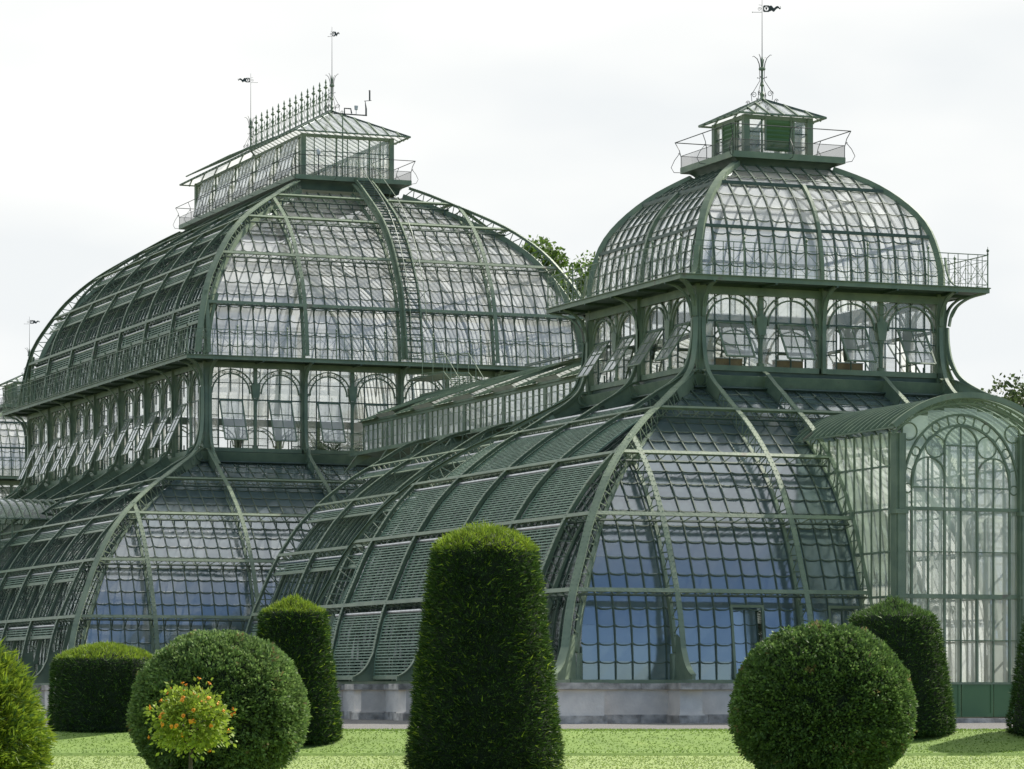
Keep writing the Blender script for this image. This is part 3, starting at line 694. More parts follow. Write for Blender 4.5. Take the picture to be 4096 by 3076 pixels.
        for i in range(nb+1):
            u = -L+2*L*i/nb; main = i % 2 == 0; corner = i in (0, nb)
            if corner:
                if i == 0: pr.box(u-.2, u+.2, -H-.2, -H+.2, sill-.6+Z0, zd+Z0, M_GREEN); pr.box(u-.12, u+.12, -H-.23, -H+.1, sill-.3+Z0, zd-.4+Z0, M_GREEN)
            elif main: pr.box(u-.15, u+.15, -H-.16, -H+.24, sill-.2+Z0, zd+Z0, M_GREEN); pr.box(u-.08, u+.08, -H-.3, -H, sill-.2+Z0, zd+Z0, M_GREEN)
            else:
                pr.lathe(P3(u, 0, sill, H), [(.15, 0), (.15, .12), (.09, .16), (.09, head-sill-1.6), (.15, head-sill-1.59), (.15, head-sill-1.53), (.12, head-sill-1.5)], M_GREEN, 10)
                t = head-1.5
                pr.quad([P3(u-.14, .16, t, H), P3(u+.14, .16, t, H), P3(u+.24, .16, t+.66, H), P3(u, .18, t+.8, H), P3(u-.24, .16, t+.66, H)], M_GREEN)
                for s_ in (-1, 1): pr.quad([P3(u+s_*.14, .16, t, H), P3(u+s_*.14, -.12, t, H), P3(u+s_*.24, -.12, t+.66, H), P3(u+s_*.24, .16, t+.66, H)], M_GREEN)
                pr.box(u-.09, u+.09, -H-.08, -H+.08, t+.6+Z0, zd+Z0, M_GREEN)
                pr.ring(P3(u, .1, head-.32, H), .2, .022, (1, 0, 0), (0, 0, 1), M_GREEN, 14, 4)
        pr.box(-L, L, -H-.13, -H+.13, head+Z0, zd+.1+Z0, M_DGREEN); pr.beam(P3(-L, .16, head+.12, H), P3(L, .16, head+.12, H), .06, .3, (0, 1, 0), M_GREEN)
        pr.build('window_piers', par, rz=rz)
        for i in range(nb):
            u = -L+2*L*(i+.5)/nb
            op = k == 0 or (k == 3 and (not C or i < nb-1)) or k in (1, 2)
            window(par, kind, head-sill, op, Matrix.Rotation(rz, 3, 'Z') @ P3(u, 0, sill, H), rz)
            if not C and k == 0 and i < 3:
                wbx = MB(); wbx.box(u-.58, u+.58, -H+.12, -H+.4, sill+.02+Z0, sill+.27+Z0, M_WOOD); wbx.box(u-.6, u+.6, -H+.1, -H+.42, sill+.275+Z0, sill+.31+Z0, M_CREAM); wbx.build('window_box', par)
        # flying brackets
        rg = 2 if C else 1
        bu = [(-L+5.1*i) for i in range(round(2*L/5.1)+1)]
        for u in bu:
            if not C and k == 0 and abs(u) < 1:
                mb = MB(); mb.sweep([P3(u, a, b, H) for a, b in cat([(1.28, 15.26), (.85, 15.12), (.52, 14.85), (.34, 14.5), (.27, 14.05)], 4)][::-1], (1, 0, 0), .16, .07, M_GREEN)
                mb.build('bracket', par, rz=rz); continue
            key = ('b', round(H, 2))
            if key not in base_cache: base_cache[key] = fly_bracket(lambda w, z: P3(0, w, z, H), (1, 0, 0), zd, rg).build('bracket', par, rz=rz); o = base_cache[key]
            else: o = place(base_cache[key].data, 'bracket', par, rz=rz)
            o.location = Matrix.Rotation(rz, 3, 'Z') @ V((u*(1 if abs(u) < L-.1 else .985), 0, 0))
        fly_bracket(lambda w, z: V((-(L+w), -(H+w), z+Z0)), (1, -1, 0), zd, rg, .2).build('corner_bracket', par, rz=rz)
        # gallery
        gd = MB(); W = 1.4
        gd.quad([P3(-L, 0, zd+.12, H), P3(L, 0, zd+.12, H), P3(L+W, W, zd+.12, H), P3(-L-W, W, zd+.12, H)], M_GREEN)
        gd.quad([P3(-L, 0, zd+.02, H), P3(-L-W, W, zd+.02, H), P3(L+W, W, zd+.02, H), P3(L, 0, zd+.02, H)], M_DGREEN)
        gd.beam(P3(-L-W, W-.02, zd+.08, H), P3(L+W, W-.02, zd+.08, H), .05, .2, (0, 1, 0), M_GREEN); gd.beam(P3(-L-W, W+.02, zd+.17, H), P3(L+W, W+.02, zd+.17, H), .1, .03, (0, 1, 0), M_GREEN)
        n = round(2*L/2.55)
        for i in range(n+1): u = -L+2*L*i/n; gd.beam(P3(u, 0, zd-.03, H), P3(u, W, zd-.03, H), .08, .1, (1, 0, 0), M_DGREEN)
        gd.build('gallery', par, rz=rz); railing(L, H, W-.05, zd+.18).build('gallery_railing', par, rz=rz)
        # dome
        zt = zd+.2
        if not C:
            pd = Prof(R_DOME, 5); pn, br = glazing(pd, L, H, M_GLASS_DOME, row=.6, bw=.055 if vis else .022, sag=.12, arcs=vis)
            for zb in (17.5, 19.35):
                q = pd.s_at_z(zb); a = pd.at(q); l = L+a[0]; n_ = pd.nrm(q)
                br.beam(P3(-l, a[0]+n_[0]*.05, a[1]+n_[1]*.05, H), P3(l, a[0]+n_[0]*.05, a[1]+n_[1]*.05, H), .09, .12, (0, 1, 0), M_DGREEN)
            g = pn.build('dome_glass', par, rz=rz); br.build('glazing_bars', g)
            mr = MB(); mr.sweep([P3(0, a[0], a[1], H) for a in pd.sub(0, pd.s_at_z(19.35), .5)], (1, 0, 0), .14, .16, M_GREEN, .06); mr.build('dome_rib', par, rz=rz)
            hr = MB(); hr.sweep([V((-(L+a[0]), -(H+a[1-1]), a[1]+Z0)) for a in pd.sub(0, pd.L, .4)], (1, -1, 0), .26, .22, M_GREEN, .04)
            hr.sweep([V((-(L+a), -(H+a), z+Z0)) for a, z in cat([(.75, 15.48), (.4, 15.65), (.22, 16.1), (.16, 16.7)], 4)], (1, -1, 0), .2, .05, M_GREEN)
            hr.build('dome_hip_rib', par, rz=rz)
        else:
            po, pi = Prof(C_DOME_O, 5), Prof(C_DOME_I, 3)
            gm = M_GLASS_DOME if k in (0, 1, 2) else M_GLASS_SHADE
            pn, br = glazing(pi, L, H, gm, row=.66, sag=.12, bw=.05 if vis else .022, arcs=vis); g = pn.build('dome_glass', par, rz=rz); br.build('glazing_bars', g)
            us = [-15.3, -10.2, -5.1, 0, 5.1, 10.2, 15.3] if k in (0, 2) else [-17.85+5.1*i for i in range(8)]
            cache = None
            for u in us:
                wtop = C_DOME_O[-1][0]
                if abs(u) > L+.3: continue
                f = lambda w, z: P3(0, w, z, H)
                q1 = po.L if abs(u) <= L+wtop else po.s_at_w(abs(u)-L)
                if q1 < 1: continue
                if q1 == po.L and cache: o = place(cache, 'dome_rib', par, rz=rz)
                else:
                    mb = MB(); O, I = pair(po, 0, q1, max(3, int(q1/.55)), .6, f); truss(mb, O, I, (1, 0, 0), .2, inner_h=.16); o = mb.build('dome_rib', par, rz=rz)
                    if q1 == po.L: cache = o.data
                o.location = Matrix.Rotation(rz, 3, 'Z') @ V((u, 0, 0))
            mb = MB(); O, I = pair(po, 0, po.L, 26, .6, lambda w, z: V((-(L+w), -(H+w), z+Z0))); truss(mb, O, I, (1, -1, 0), .34, inner_h=.4); mb.build('dome_hip_rib', par, rz=rz)
            for zl in (19.3, 21.95, 24.1, 25.6): purlin(L, H, zl, po, .62).build('dome_purlin', par, rz=rz)
    # blinds on the left flank (-x face is k=3: u runs along -y)
    L, H = LH[3]
    if not C:
        edges = [-11.3, -10.2, -5.1, 0, 5.1, 10.2]
        for (a, b), hs in zip(zip(edges, edges[1:]), (0, 0, 0, 0, 0)):
            for i in range(5):
                q0 = PLO.s_at_z(LEV[i]) if i else -.55; q1 = PLO.s_at_z(LEV[i+1]) if i < 4 else PLO.L-.3
                if i == 4 and (a < -5.2 or b > 5.2): continue
                if i == 0:
                    pr_ = Prof(FOOTLESS, 5); blind(a+.05, b-.05, H, 0, pr_.L, pr_, False).build('sun_blind', par, rz=-PI/2); continue
                u1 = min(b, L+PLO.at(q1)[0]-.5) if b > 5.2 else b
                u0 = max(a, -(L+PLO.at(q1)[0]-.5)) if a < -5.2 else a
                if u1-u0 > .8: blind(u0+.05, u1-.05, H, q0, q1, PLO, False).build('sun_blind', par, rz=-PI/2)
    else:
        po = Prof(C_DOME_O, 5); el = [-22.95+5.1*i for i in range(10)]
        for a, b in zip(el, el[1:]):
            for i in range(1, 5):
                q1 = PLO.s_at_z(LEV[i]); lim = L+PLO.at(q1)[0]-.3
                u0, u1 = max(a, -lim), min(b, lim)
                if u1-u0 > .8: blind(u0+.05, u1-.05, H, q1-2.5, q1-.1, PLO, True).build('rolled_blind', par, rz=-PI/2)
        for a, b in zip(el, el[1:]):
            for zl in (19.3, 21.95, 24.1, 25.6):
                q1 = po.s_at_z(zl); lim = L+po.at(q1)[0]-.3; u0, u1 = max(a, -lim), min(b, lim)
                if u1-u0 > .8: blind(u0+.05, u1-.05, H, q1-2.5, q1-.1, po, True).build('dome_blind', par, rz=-PI/2)
    if not C:
        lantern(par, 1.37, 1.37, 2.4, 2.4, 20.6, 22.42, 22.4, 23.31, 0, 1.86, 1.86, True); spire(par, 0, 0, 23.3, 3.95)
    else:
        lantern(par, 2.45, 9.72, 3.21, 10.7, 26.78, 29.3, 29.3, 31.0, 7.2, 3.2, 10.6, False)
        spire(par, 0, -7.2, 31.0, 4.5, .55); spire(par, 0, 7.2, 31.0, 4.4, -1)
        cr_ = MB(); n = 13
        for i in range(1, n+1):
            y = -7.2+14.4*i/(n+1); c = V((0, y, 31.03+Z0))
            cr_.lathe(c, [(.05, 0), (.035, .1), (.04, .7), (.08, .75), (.04, .8), (.1, 1.0), (.03, 1.12), (.03, 1.3), (.13, 1.4), (.04, 1.48), (.03, 1.6), (.06, 1.66), (.01, 1.85)], M_GREEN, 6)
            for s_ in (-1, 1): cr_.tube([c+V((0, 0, 1.05)), c+V((0, s_*.13, 1.15)), c+V((0, s_*.1, 1.0))], .018, M_GREEN, 4); cr_.tube([c+V((0, 0, 1.38)), c+V((0, s_*.16, 1.5))], .018, M_GREEN, 4)
        for i in range(n+1):
            y0 = -7.2+14.4*i/(n+1); d = 14.4/(n+1); c = V((0, y0+d/2, 31.03+Z0))
            cr_.tube([c+V((0, 0, 0)), c+V((0, 0, 1.15))], .016, M_GREEN, 4); cr_.lathe(c+V((0, 0, 1.1)), [(.01, 0), (.04, .05), (.008, .18)], M_GREEN, 5)
            for s_ in (-1, 1):
                cr_.tube([c+V((0, s_*d*.42, .05)), c+V((0, s_*d*.35, .45)), c+V((0, s_*.05, .85)), c+V((0, 0, 1.0))], .014, M_GREEN, 4)
                scroll(cr_, c+V((0, s_*d*.22, .28)), .11, (0, 1, 0), (0, 0, 1), M_GREEN, tr=.013); scroll(cr_, c+V((0, s_*d*.27, .72)), .07, (0, 1, 0), (0, 0, 1), M_GREEN, tr=.012)
        cr_.beam((0, -7.2, 31.1+Z0), (0, 7.2, 31.1+Z0), .03, .03, (1, 0, 0), M_GREEN); cr_.beam((0, -7.2, 32.0+Z0), (0, 7.2, 32.0+Z0), .02, .02, (1, 0, 0), M_GREEN)
        cr_.build('roof_crest', par)
        # access ladder-stair down the front of the dome
        st = MB(); po = Prof(C_DOME_O, 5); H = hy
        for s_ in (0.1, .95):
            pl = [(a[0]+.18*po.nrm(q)[0], a[1]+.18*po.nrm(q)[1]) for q in [po.L*i/22 for i in range(23)] for a in [po.at(q)]] + [(-7.0, 26.95)]
            st.sweep([P3(s_, a, b, H) for a, b in pl], (1, 0, 0), .08, .18, M_GREEN)
            hd = [(a[0]+1.0*po.nrm(q)[0], a[1]+1.0*po.nrm(q)[1]) for q in [po.L*(.1+.9*i/20) for i in range(21)] for a in [po.at(q)]] + [(-7.1, 27.9)]
            st.tube([P3(s_, a, b, H) for a, b in hd], .02, M_GREEN, 5)
            for i in range(0, 21, 3):
                q = po.L*(.1+.9*i/20); a = po.at(q); n_ = po.nrm(q); st.tube([P3(s_, *a, H), P3(s_, a[0]+n_[0], a[1]+n_[1], H)], .015, M_GREEN, 4)
        for i in range(44):
            q = po.L*i/43; a = po.at(q); n_ = po.nrm(q); st.beam(P3(.1, a[0]+n_[0]*.2, a[1]+n_[1]*.2, H), P3(.95, a[0]+n_[0]*.2, a[1]+n_[1]*.2, H), .16, .05, (0, 1, 0), M_DGREEN)
        st.build('access_ladder', par)
        # weather instruments on a mast by the lantern
        ws = MB(); b = V((-.55, -10.55, 26.9+Z0)); ws.tube([b, b+V((0, 0, 3.45))], .035, M_GREEN, 6)
        t = b+V((0, 0, 3.4)); ws.tube([t-V((.5, 0, 0)), t, t+V((1.35, 0, 0))], .035, M_IRON, 5); ws.tube([t+V((1.3, 0, 0)), t+V((1.3, 0, .35)), t+V((1.25, 0, .75))], [.05, .05, .015], M_IRON, 5)
        ws.tube([t+V((1.2, 0, .75)), t+V((1.6, 0, .8))], .02, M_IRON, 4); ws.tube([t+V((1.5, 0, .78)), t+V((1.5, 0, 1.25))], .045, M_IRON, 5); ws.lathe(t+V((1.5, 0, 1.25)), [(.01, 0), (.07, .05), (.01, .1)], M_IRON, 6)
        ws.lathe(t+V((.75, 0, .02)), [(.02, 0), (.02, .22), (.09, .24), (.11, .45), (.03, .48)], M_WHITE, 8)
        ws.tube([t+V((.1, 0, 0)), t+V((.1, 0, .3)), t+V((.45, 0, .3)), t+V((.5, 0, .05))], .04, M_IRON, 5)
        ws.build('weather_instruments', par)
        lm = MB(); b = V((-1.85, -10.45, 26.9+Z0)); lm.tube([b, b+V((0, 0, 1.25))], .03, M_IRON, 5); lm.lathe(b+V((0, 0, 1.2)), [(.09, 0), (.11, .1), (.11, .2), (.04, .32)], M_WHITE, 10); lm.build('vent_cowl', par)
    return par
FOOTLESS = [(9.55, .45), (9.5, 1.0), (9.42, 1.6), (9.25, 2.2), (9.1, 2.8), (8.82, 3.4)]
right_pav = pavilion('domed green iron pavilion at right with shuttered square lantern, nearest of the glasshouses', (0, 0, 0), 5.1, 5.1, 'R')
far_pav = copy_tree(right_pav); far_pav.location = (0, 119.2, -.5)
tag(far_pav, 'farthest domed glass pavilion, half hidden behind the long one at the left edge')
mid_pav = pavilion('tallest, longest glass pavilion with iron crest on its roof and ladder down its dome', (0, 59.6, 0), 10.2, 17.85, 'C')
# ------------------------------------------------------------------ connecting wing between right and middle pavilion
def wing(loc):
    par = thing('connecting_wing', 'lower barrel-vaulted glass wing with a long roof lantern, joining the two big pavilions', 'greenhouse', loc)
    OFF = 5.1-1.5
    outp = LOW_OUT + [(1.1, 11.5), (.2, 11.75)]; prof = Prof(outp, 5)
    Y0, Y1 = 7.5, 27.9
    inn = Prof(LOW_IN[:-1]+[(.6, 11.05), (-.6, 11.5)], 5)
    for side in (0, 1):
        rz = -PI/2 if side == 0 else PI/2
        mid = (Y0+Y1)/2; half = (Y1-Y0)/2
        pn = MB(); br = MB(); rows = 18; n = 32
        f = lambda y, w, z: V((-(OFF+w) if side == 0 else (OFF+w), y, z+Z0))
        for i in range(n):
            for j in range(rows):
                a, b = inn.at(inn.L*j/rows), inn.at(inn.L*(j+1)/rows); y0, y1 = Y0+(Y1-Y0)*i/n, Y0+(Y1-Y0)*(i+1)/n
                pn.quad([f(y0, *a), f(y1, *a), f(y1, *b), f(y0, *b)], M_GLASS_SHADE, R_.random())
            br.sweep([f(Y0+(Y1-Y0)*i/n, *a) for a in inn.sub(0, inn.L, .6)], (0, 1, 0) if side else (0, -1, 0), .05, .08, M_GREEN, .04, False)
        g = pn.build('vault_glass', par); br.build('glazing_bars', g)
        sd = (0, -1, 0) if side == 0 else (0, 1, 0)
        for y in (11.9, 17.0, 22.1, 27.3):
            mb = MB(); O, I = pair(prof, 0, prof.L, 24, DEPTH, lambda w, z: f(y, w, z)); truss(mb, O, I, sd, .2)
            foot(mb, lambda w, z: f(y, w, z), sd, .2); mb.build('vault_rib', par)
        for zl in LEV[1:]:
            q = prof.s_at_z(zl); a = prof.at(q); n_ = prof.nrm(q); mb = MB(); ai = (a[0]-n_[0]*.6, a[1]-n_[1]*.6)
            mb.beam(f(11.9, *a), f(27.3, *a), .15, .04, f(0, n_[1], -n_[0])-f(0, 0, 0), M_GREEN); mb.beam(f(11.9, *ai), f(27.3, *ai), .1, .06, (0, 0, 1), M_DGREEN)
            k = 44
            for i in range(k):
                p, q_ = (a, ai) if i % 2 else (ai, a); mb.beam(f(11.9+15.4*i/k, *p), f(11.9+15.4*(i+1)/k, *q_), .04, .025, (0, 0, 1), M_GREEN)
            mb.build('vault_purlin', par)
        if side == 0:
            es = [11.9, 17.0, 22.1, 27.3]
            for a, b in zip(es, es[1:]):
                for zl in LEV[1:]:
                    q1 = prof.s_at_z(zl); o = blind(-b+.05, -a-.05, OFF, q1-2.5, q1-.1, prof, True).build('rolled_blind', par, rz=-PI/2)
        pl = MB(); s_ = -1 if side == 0 else 1; x0, x1 = sorted((s_*(OFF+8.5), s_*(OFF+9.0)))
        pl.box(x0, x1, 11, 28, 0, 1.3, M_STONE); x0, x1 = sorted((s_*(OFF+8.3), s_*(OFF+9.2))); pl.box(x0, x1, 11, 28, 1.302, 1.5, M_STONE_D)
        pl.build('stone_plinth', par)
    # roof lantern
    a0, a1 = 5.5, 38.8; dk = MB(); zb = 11.7
    dk.box(-3.7, 3.7, a0, a1, zb+Z0-.1, zb+Z0+.08, M_GREEN)
    for i in range(7):
        y = a0+6+(a1-a0-7)*i/6
        for s_ in (-1, 1):
            dk.quad([(s_*3.65, y, zb-.1+Z0), (s_*4.3, y, zb-.95+Z0), (s_*2.9, y, zb-.1+Z0)], M_GREEN); dk.beam((s_*3.68, y, zb-.1+Z0), (s_*4.35, y, zb-1.0+Z0), .12, .04, (0, 1, 0), M_GREEN)
    dk.build('lantern_deck', par)
    for s_ in (-1, 1):
        wl = MB(); gl = MB(); x = s_*2.96; n = 48; d = (a1-a0)/n
        wl.beam((x, a0, zb+.14+Z0), (x, a1, zb+.14+Z0), .12, .14, (1, 0, 0), M_GREEN); wl.beam((x, a0, 13.22+Z0), (x, a1, 13.22+Z0), .14, .2, (1, 0, 0), M_GREEN)
        for i in range(n+1):
            y = a0+d*i; big = i % 7 == 0
            wl.beam((x, y, zb+.1+Z0), (x, y, 13.2+Z0), .1, .3 if big else .05, (1, 0, 0), M_GREEN)
            if i < n: gl.quad([(x, y, zb+.1+Z0), (x, y+d, zb+.1+Z0), (x, y+d, 13.2+Z0), (x, y, 13.2+Z0)], M_GLASS_DOME, R_.random())
        wl.build('lantern_wall', par); gl.build('lantern_glass', par)
    rf = MB(); rg = MB(); n = 52; d = (a1-a0)/n; e = 3.35; zr = 14.67; zev = 13.3
    for s_ in (-1, 1):
        for i in range(n):
            y = a0+d*i; lift = .22 if (i//4) % 2 else 0
            mt = M_GLASS_DOME
            p0, p1 = V((s_*e, y, zev+Z0+lift)), V((0, y, zr+Z0)); dy = V((0, d, 0))
            rg.quad([p0, p0+dy, p1+dy, p1], M_GREEN if s_ < 0 else mt, .3)
            rf.beam(p0+V((0, 0, .03)), p1+V((0, 0, .03)), .05, .07, (0, 1, 0), M_GREEN)
            if lift and s_ < 0: rg.quad([V((s_*3.0, y, zev+Z0-.02)), V((s_*3.0, y+d, zev+Z0-.02)), V((s_*3.3, y+d, zev+Z0+lift-.03)), V((s_*3.3, y, zev+Z0+lift-.03))], M_CREAM)
        rf.beam((s_*3.05, a0, zev+Z0), (s_*3.05, a1, zev+Z0), .1, .1, (0, 0, 1), M_GREEN)
    rf.beam((0, a0, zr+Z0+.02), (0, a1, zr+Z0+.02), .2, .08, (0, 0, 1), M_GREEN)
    rf.quad([(-e, a1, zev+Z0), (e, a1, zev+Z0), (0, a1, zr+Z0)], M_DGREEN); rf.build('lantern_roof', par); rg.build('roof_panels', par)
    rl = MB()
    for s_ in (-1, 1):
        for k in (1.0, .52): rl.tube([(s_*3.62, a0, zb+k+Z0), (s_*3.62, a1, zb+k+Z0)], .018, M_GREEN, 5)
        for i in range(14):
            y = a0+(a1-a0)*i/13; rl.tube([(s_*3.62, y, zb+Z0), (s_*3.62, y, zb+1.0+Z0)], .018, M_GREEN, 5)
            rl.tube([(s_*3.62, y+.4, zb+Z0), (s_*3.7, y+.3, zb+.4+Z0), (s_*3.66, y+.12, zb+.8+Z0), (s_*3.62, y, zb+1+Z0)], .012, M_GREEN, 4)
    rl.build('lantern_railing', par)
    # vent boxes standing open over the ridge
    for y in (12.5, 16.8):
        vb = MB(); vb.beam((-.9, y, 14.75+Z0), (-.9, y+4, 14.75+Z0), 1.6, .06, (1, 0, .25), M_CREAM); vb.beam((-1.65, y, 14.58+Z0), (-1.65, y+4, 14.58+Z0), .06, .12, (1, 0, 0), M_DGREEN); vb.build('raised_roof_vent', par)
    # little service bridge to the middle pavilion's gallery
    sbm = MB(); y0, y1 = 35.5, 40.5; zc = 14.9
    for s_ in (0.0, 1.3):
        sbm.tube([(s_, y0-2.2, zc+.2+Z0), (s_, y0, zc+1.7+Z0), (s_, y1, zc+1.9+Z0)], .022, M_GREEN, 5); sbm.tube([(s_, y0-2.2, zc-.4+Z0), (s_, y0, zc+.75+Z0), (s_, y1, zc+1.0+Z0)], .018, M_GREEN, 5)
        for y in (y0-2.2, y0-1, y0, y0+1.5, y0+3): sbm.tube([(s_, y, zc-.3+Z0), (s_, y, zc+(1.7 if y >= y0 else .9 if y > y0-2 else .2)+Z0)], .018, M_GREEN, 5)
    for i in range(9): sbm.beam((0, y0-2+i*.25, zc-.3+i*.12+Z0), (1.3, y0-2+i*.25, zc-.3+i*.12+Z0), .2, .03, (0, 1, 0), M_GREEN)
    sbm.box(-.05, 1.35, y0, y1, zc+.7+Z0, zc+.75+Z0, M_GREEN)
    sbm.build('service_bridge', par)
    return par
wing((0, 0, 0))
# ------------------------------------------------------------------ entrance porch (front-local)
def porch(label, loc, rz):
    par = thing('entrance_porch', label, 'porch', loc, rz)
    hw = 2.47; D = 15.9; B = 8.0; A = (1, 0, 0)
    zz = lambda z: z+Z0
    roof = MB(); ex = 3.02; zev, zc = 9.15, 10.3; rise = zc-zev; r = (ex*ex+rise*rise)/(2*rise); zc0 = zc-r; am = math.asin(ex/r)
    arc = [(r*math.sin(-am+2*am*i/22), zc0+r*math.cos(-am+2*am*i/22)) for i in range(23)]
    y0, y1 = -(D+.75), -B
    rp = MB()
    n = 20
    for i in range(22):
        for j in range(n):
            ya, yb = y0+(y1-y0)*j/n, y0+(y1-y0)*(j+1)/n
            rp.quad([(arc[i][0], ya, zz(arc[i][1])), (arc[i+1][0], ya, zz(arc[i+1][1])), (arc[i+1][0], yb, zz(arc[i+1][1])), (arc[i][0], yb, zz(arc[i][1]))], M_GLASS_ROOF, R_.random())
    for j in range(n+1):
        y = y0+(y1-y0)*j/n; roof.sweep([(x, y, zz(z)) for x, z in arc], (0, 1, 0), .065 if j else .12, .13 if j else .2, M_GREEN, 0 if j else -.05)
    for s_ in (-1, 1): roof.beam((s_*ex, y0, zz(zev)), (s_*ex, y1, zz(zev)), .05, .06, (1, 0, 0), M_GREEN)
    # lattice gable arch
    ar2 = [(x*.95, z-.22) for x, z in arc]
    roof.sweep([(x, -D-.3, zz(z)) for x, z in ar2], (0, 1, 0), .08, .06, M_GREEN)
    for i in range(22):
        a, b = (arc[i], ar2[i+1]) if i % 2 else (ar2[i], arc[i+1]); roof.beam((a[0], -D-.3, zz(a[1])), (b[0], -D-.3, zz(b[1])), .04, .03, (0, 1, 0), M_GREEN)
    roof.build('porch_roof', par); rp.build('porch_roof_glass', par)
    for s_ in (-1, 1):
        cm = MB(); x = s_*hw
        cm.box(x-.2, x+.2, -D-.2, -D+.2, 0, zz(9.0), M_GREEN); cm.box(x-.14, x+.14, -D-.26, -D, 0, zz(6.2), M_GREEN); cm.box(x-.25, x+.25, -D-.3, -D+.22, zz(6.2), zz(6.35), M_GREEN); cm.box(x-.09, x+.09, -D-.27, -D, zz(6.36), zz(9.0), M_GREEN)
        cm.box(x-.26, x+.26, -D-.32, -D+.24, 0, .35, M_STONE)
        cm.box(x-.23, x+.23, -D-.28, -D+.2, zz(3.28), zz(3.36), M_GREEN)
        cm.build('column', par)
        sw = MB(); sg = MB(); n = 12; d = (D-B)/n
        for i in range(1, n+1):
            y = -D+d*i; zb = 0
            sw.beam((x, y, zz(zb)-Z0+.3), (x, y, zz(9.1)), .07, .07, A, M_GREEN)
        for i in range(n):
            for za, zb in ((-.8, .3), (.3, 1.8), (1.8, 3.34), (3.34, 4.9), (4.9, 6.4), (6.4, 7.9), (7.9, 9.05)):
                sg.quad([(x, -D+d*i, zz(za)), (x, -D+d*(i+1), zz(za)), (x, -D+d*(i+1), zz(zb)), (x, -D+d*i, zz(zb))], M_GLASS_SIDE if s_ < 0 else M_GLASS_CLEAN, R_.random())
        for z in (1.8, 3.34, 4.9, 6.4, 7.9): sw.beam((x, -D, zz(z)), (x, -B, zz(z)), .06, .06, A, M_GREEN)
        sw.box(min(x-.1, x+.1), max(x-.1, x+.1), -D+.3, -B, 0, .35, M_STONE)
        o = sw.build('side_wall', par); sg.build('side_glass', o)
    # front screen with the great arch
    fs = MB(); fg = MB(); y = -D
    for k in range(-3, 4):
        x = k*.65; top = 7.15 if abs(k) in (1, 3) else (8.2 if abs(k) == 2 else 9.3)
        w_ = .075 if k % 2 else .045
        fs.box(x-w_/2, x+w_/2, y-.05, y+.04, zz(.3), zz(6.4), M_GREEN)
        fs.box(x-.02, x+.02, y-.04, y+.03, zz(6.4), zz(top), M_GREEN)
    for z, t in ((6.4, .12), (3.34, .16), (7.15, .05), (4.9, .035), (1.8, .04), (.3, .08)):
        wd = 2.25 if z < 7 else 1.95
        fs.box(-wd, wd, y-.06, y+.05, zz(z)-t/2, zz(z)+t/2, M_GREEN)
    el = lambda rx, rz_, z0, n=26, a0=0, a1=PI: [V((rx*math.cos(a0+(a1-a0)*i/n), y-.03, zz(z0+rz_*math.sin(a0+(a1-a0)*i/n)))) for i in range(n+1)]
    fs.sweep(el(2.28, 2.62, 7.1)[::-1], (0, 1, 0), .09, .07, M_GREEN); fs.sweep(el(1.95, 2.25, 7.1)[::-1], (0, 1, 0), .09, .07, M_GREEN)
    for s_ in (-1, 1):
        fs.box(s_*2.28-.035, s_*2.28+.035, y-.07, y+.05, zz(.3), zz(7.1), M_GREEN)
        fs.sweep([p+V((s_*1.3, 0, 0)) for p in el(.65, .65, 7.55)][::-1], (0, 1, 0), .07, .05, M_GREEN)
        for q in (.65, 1.95): fs.box(s_*q-.025, s_*q+.025, y-.045, y+.03, zz(7.15), zz(7.55), M_GREEN)
        fs.box(s_*.65-.03, s_*.65+.03, y-.05, y+.03, zz(7.15), zz(8.65), M_GREEN)
        fs.ring((s_*1.03, y-.03, zz(8.58)), .38, .028, (1, 0, 0), (0, 0, 1), M_GREEN, 22, 5)
        fs.ring((s_*2.05, y-.03, zz(9.08)), .3, .03, (1, 0, 0), (0, 0, 1), M_GREEN, 22, 5)
    fs.sweep(el(.65, .68, 8.62)[::-1], (0, 1, 0), .07, .05, M_GREEN); fs.box(-.65, .65, y-.045, y+.03, zz(8.6), zz(8.65), M_GREEN)
    for a in (0, 32, 62, 90, 118, 148, 180):
        t = math.radians(a); fs.ring((2.115*math.cos(t), y-.03, zz(7.1+2.435*math.sin(t))), .16, .026, (1, 0, 0), (0, 0, 1), M_GREEN, 16, 5)
    for a in (16, 47, 76, 104, 133, 164):
        t = math.radians(a); fs.beam((1.95*math.cos(t), y-.03, zz(7.1+2.25*math.sin(t))), (2.28*math.cos(t), y-.03, zz(7.1+2.62*math.sin(t))), .05, .04, (0, 1, 0), M_GREEN)
    xs = [-2.28, -1.95, -1.3, -.65, 0, .65, 1.3, 1.95, 2.28]
    for x0, x1 in zip(xs, xs[1:]):
        for za, zb in ((.3, 1.8), (1.8, 3.34), (3.34, 4.9), (4.9, 6.4), (6.4, 8.0), (8.0, 10.2)):
            xm = abs(x0+x1)/2; tp = zc0+math.sqrt(r*r-(min(xm, 2.6))**2)-.35; zb = min(zb, tp)
            if zb > za: fg.quad([(x0, y, zz(za)), (x1, y, zz(za)), (x1, y, zz(zb)), (x0, y, zz(zb))], M_GLASS_PORCH, R_.random())
    for x in xs[1:-1]:
        fs.box(x-.03, x+.03, y+.3, y+.36, .3, zz(7.0), M_CREAM)
    for z in (3.34, 6.4): fs.box(-2.3, 2.3, y+.3, y+.36, zz(z)-.05, zz(z)+.05, M_CREAM)
    fs.build('arched_screen', par); fg.build('screen_glass', par)
    dr = MB()
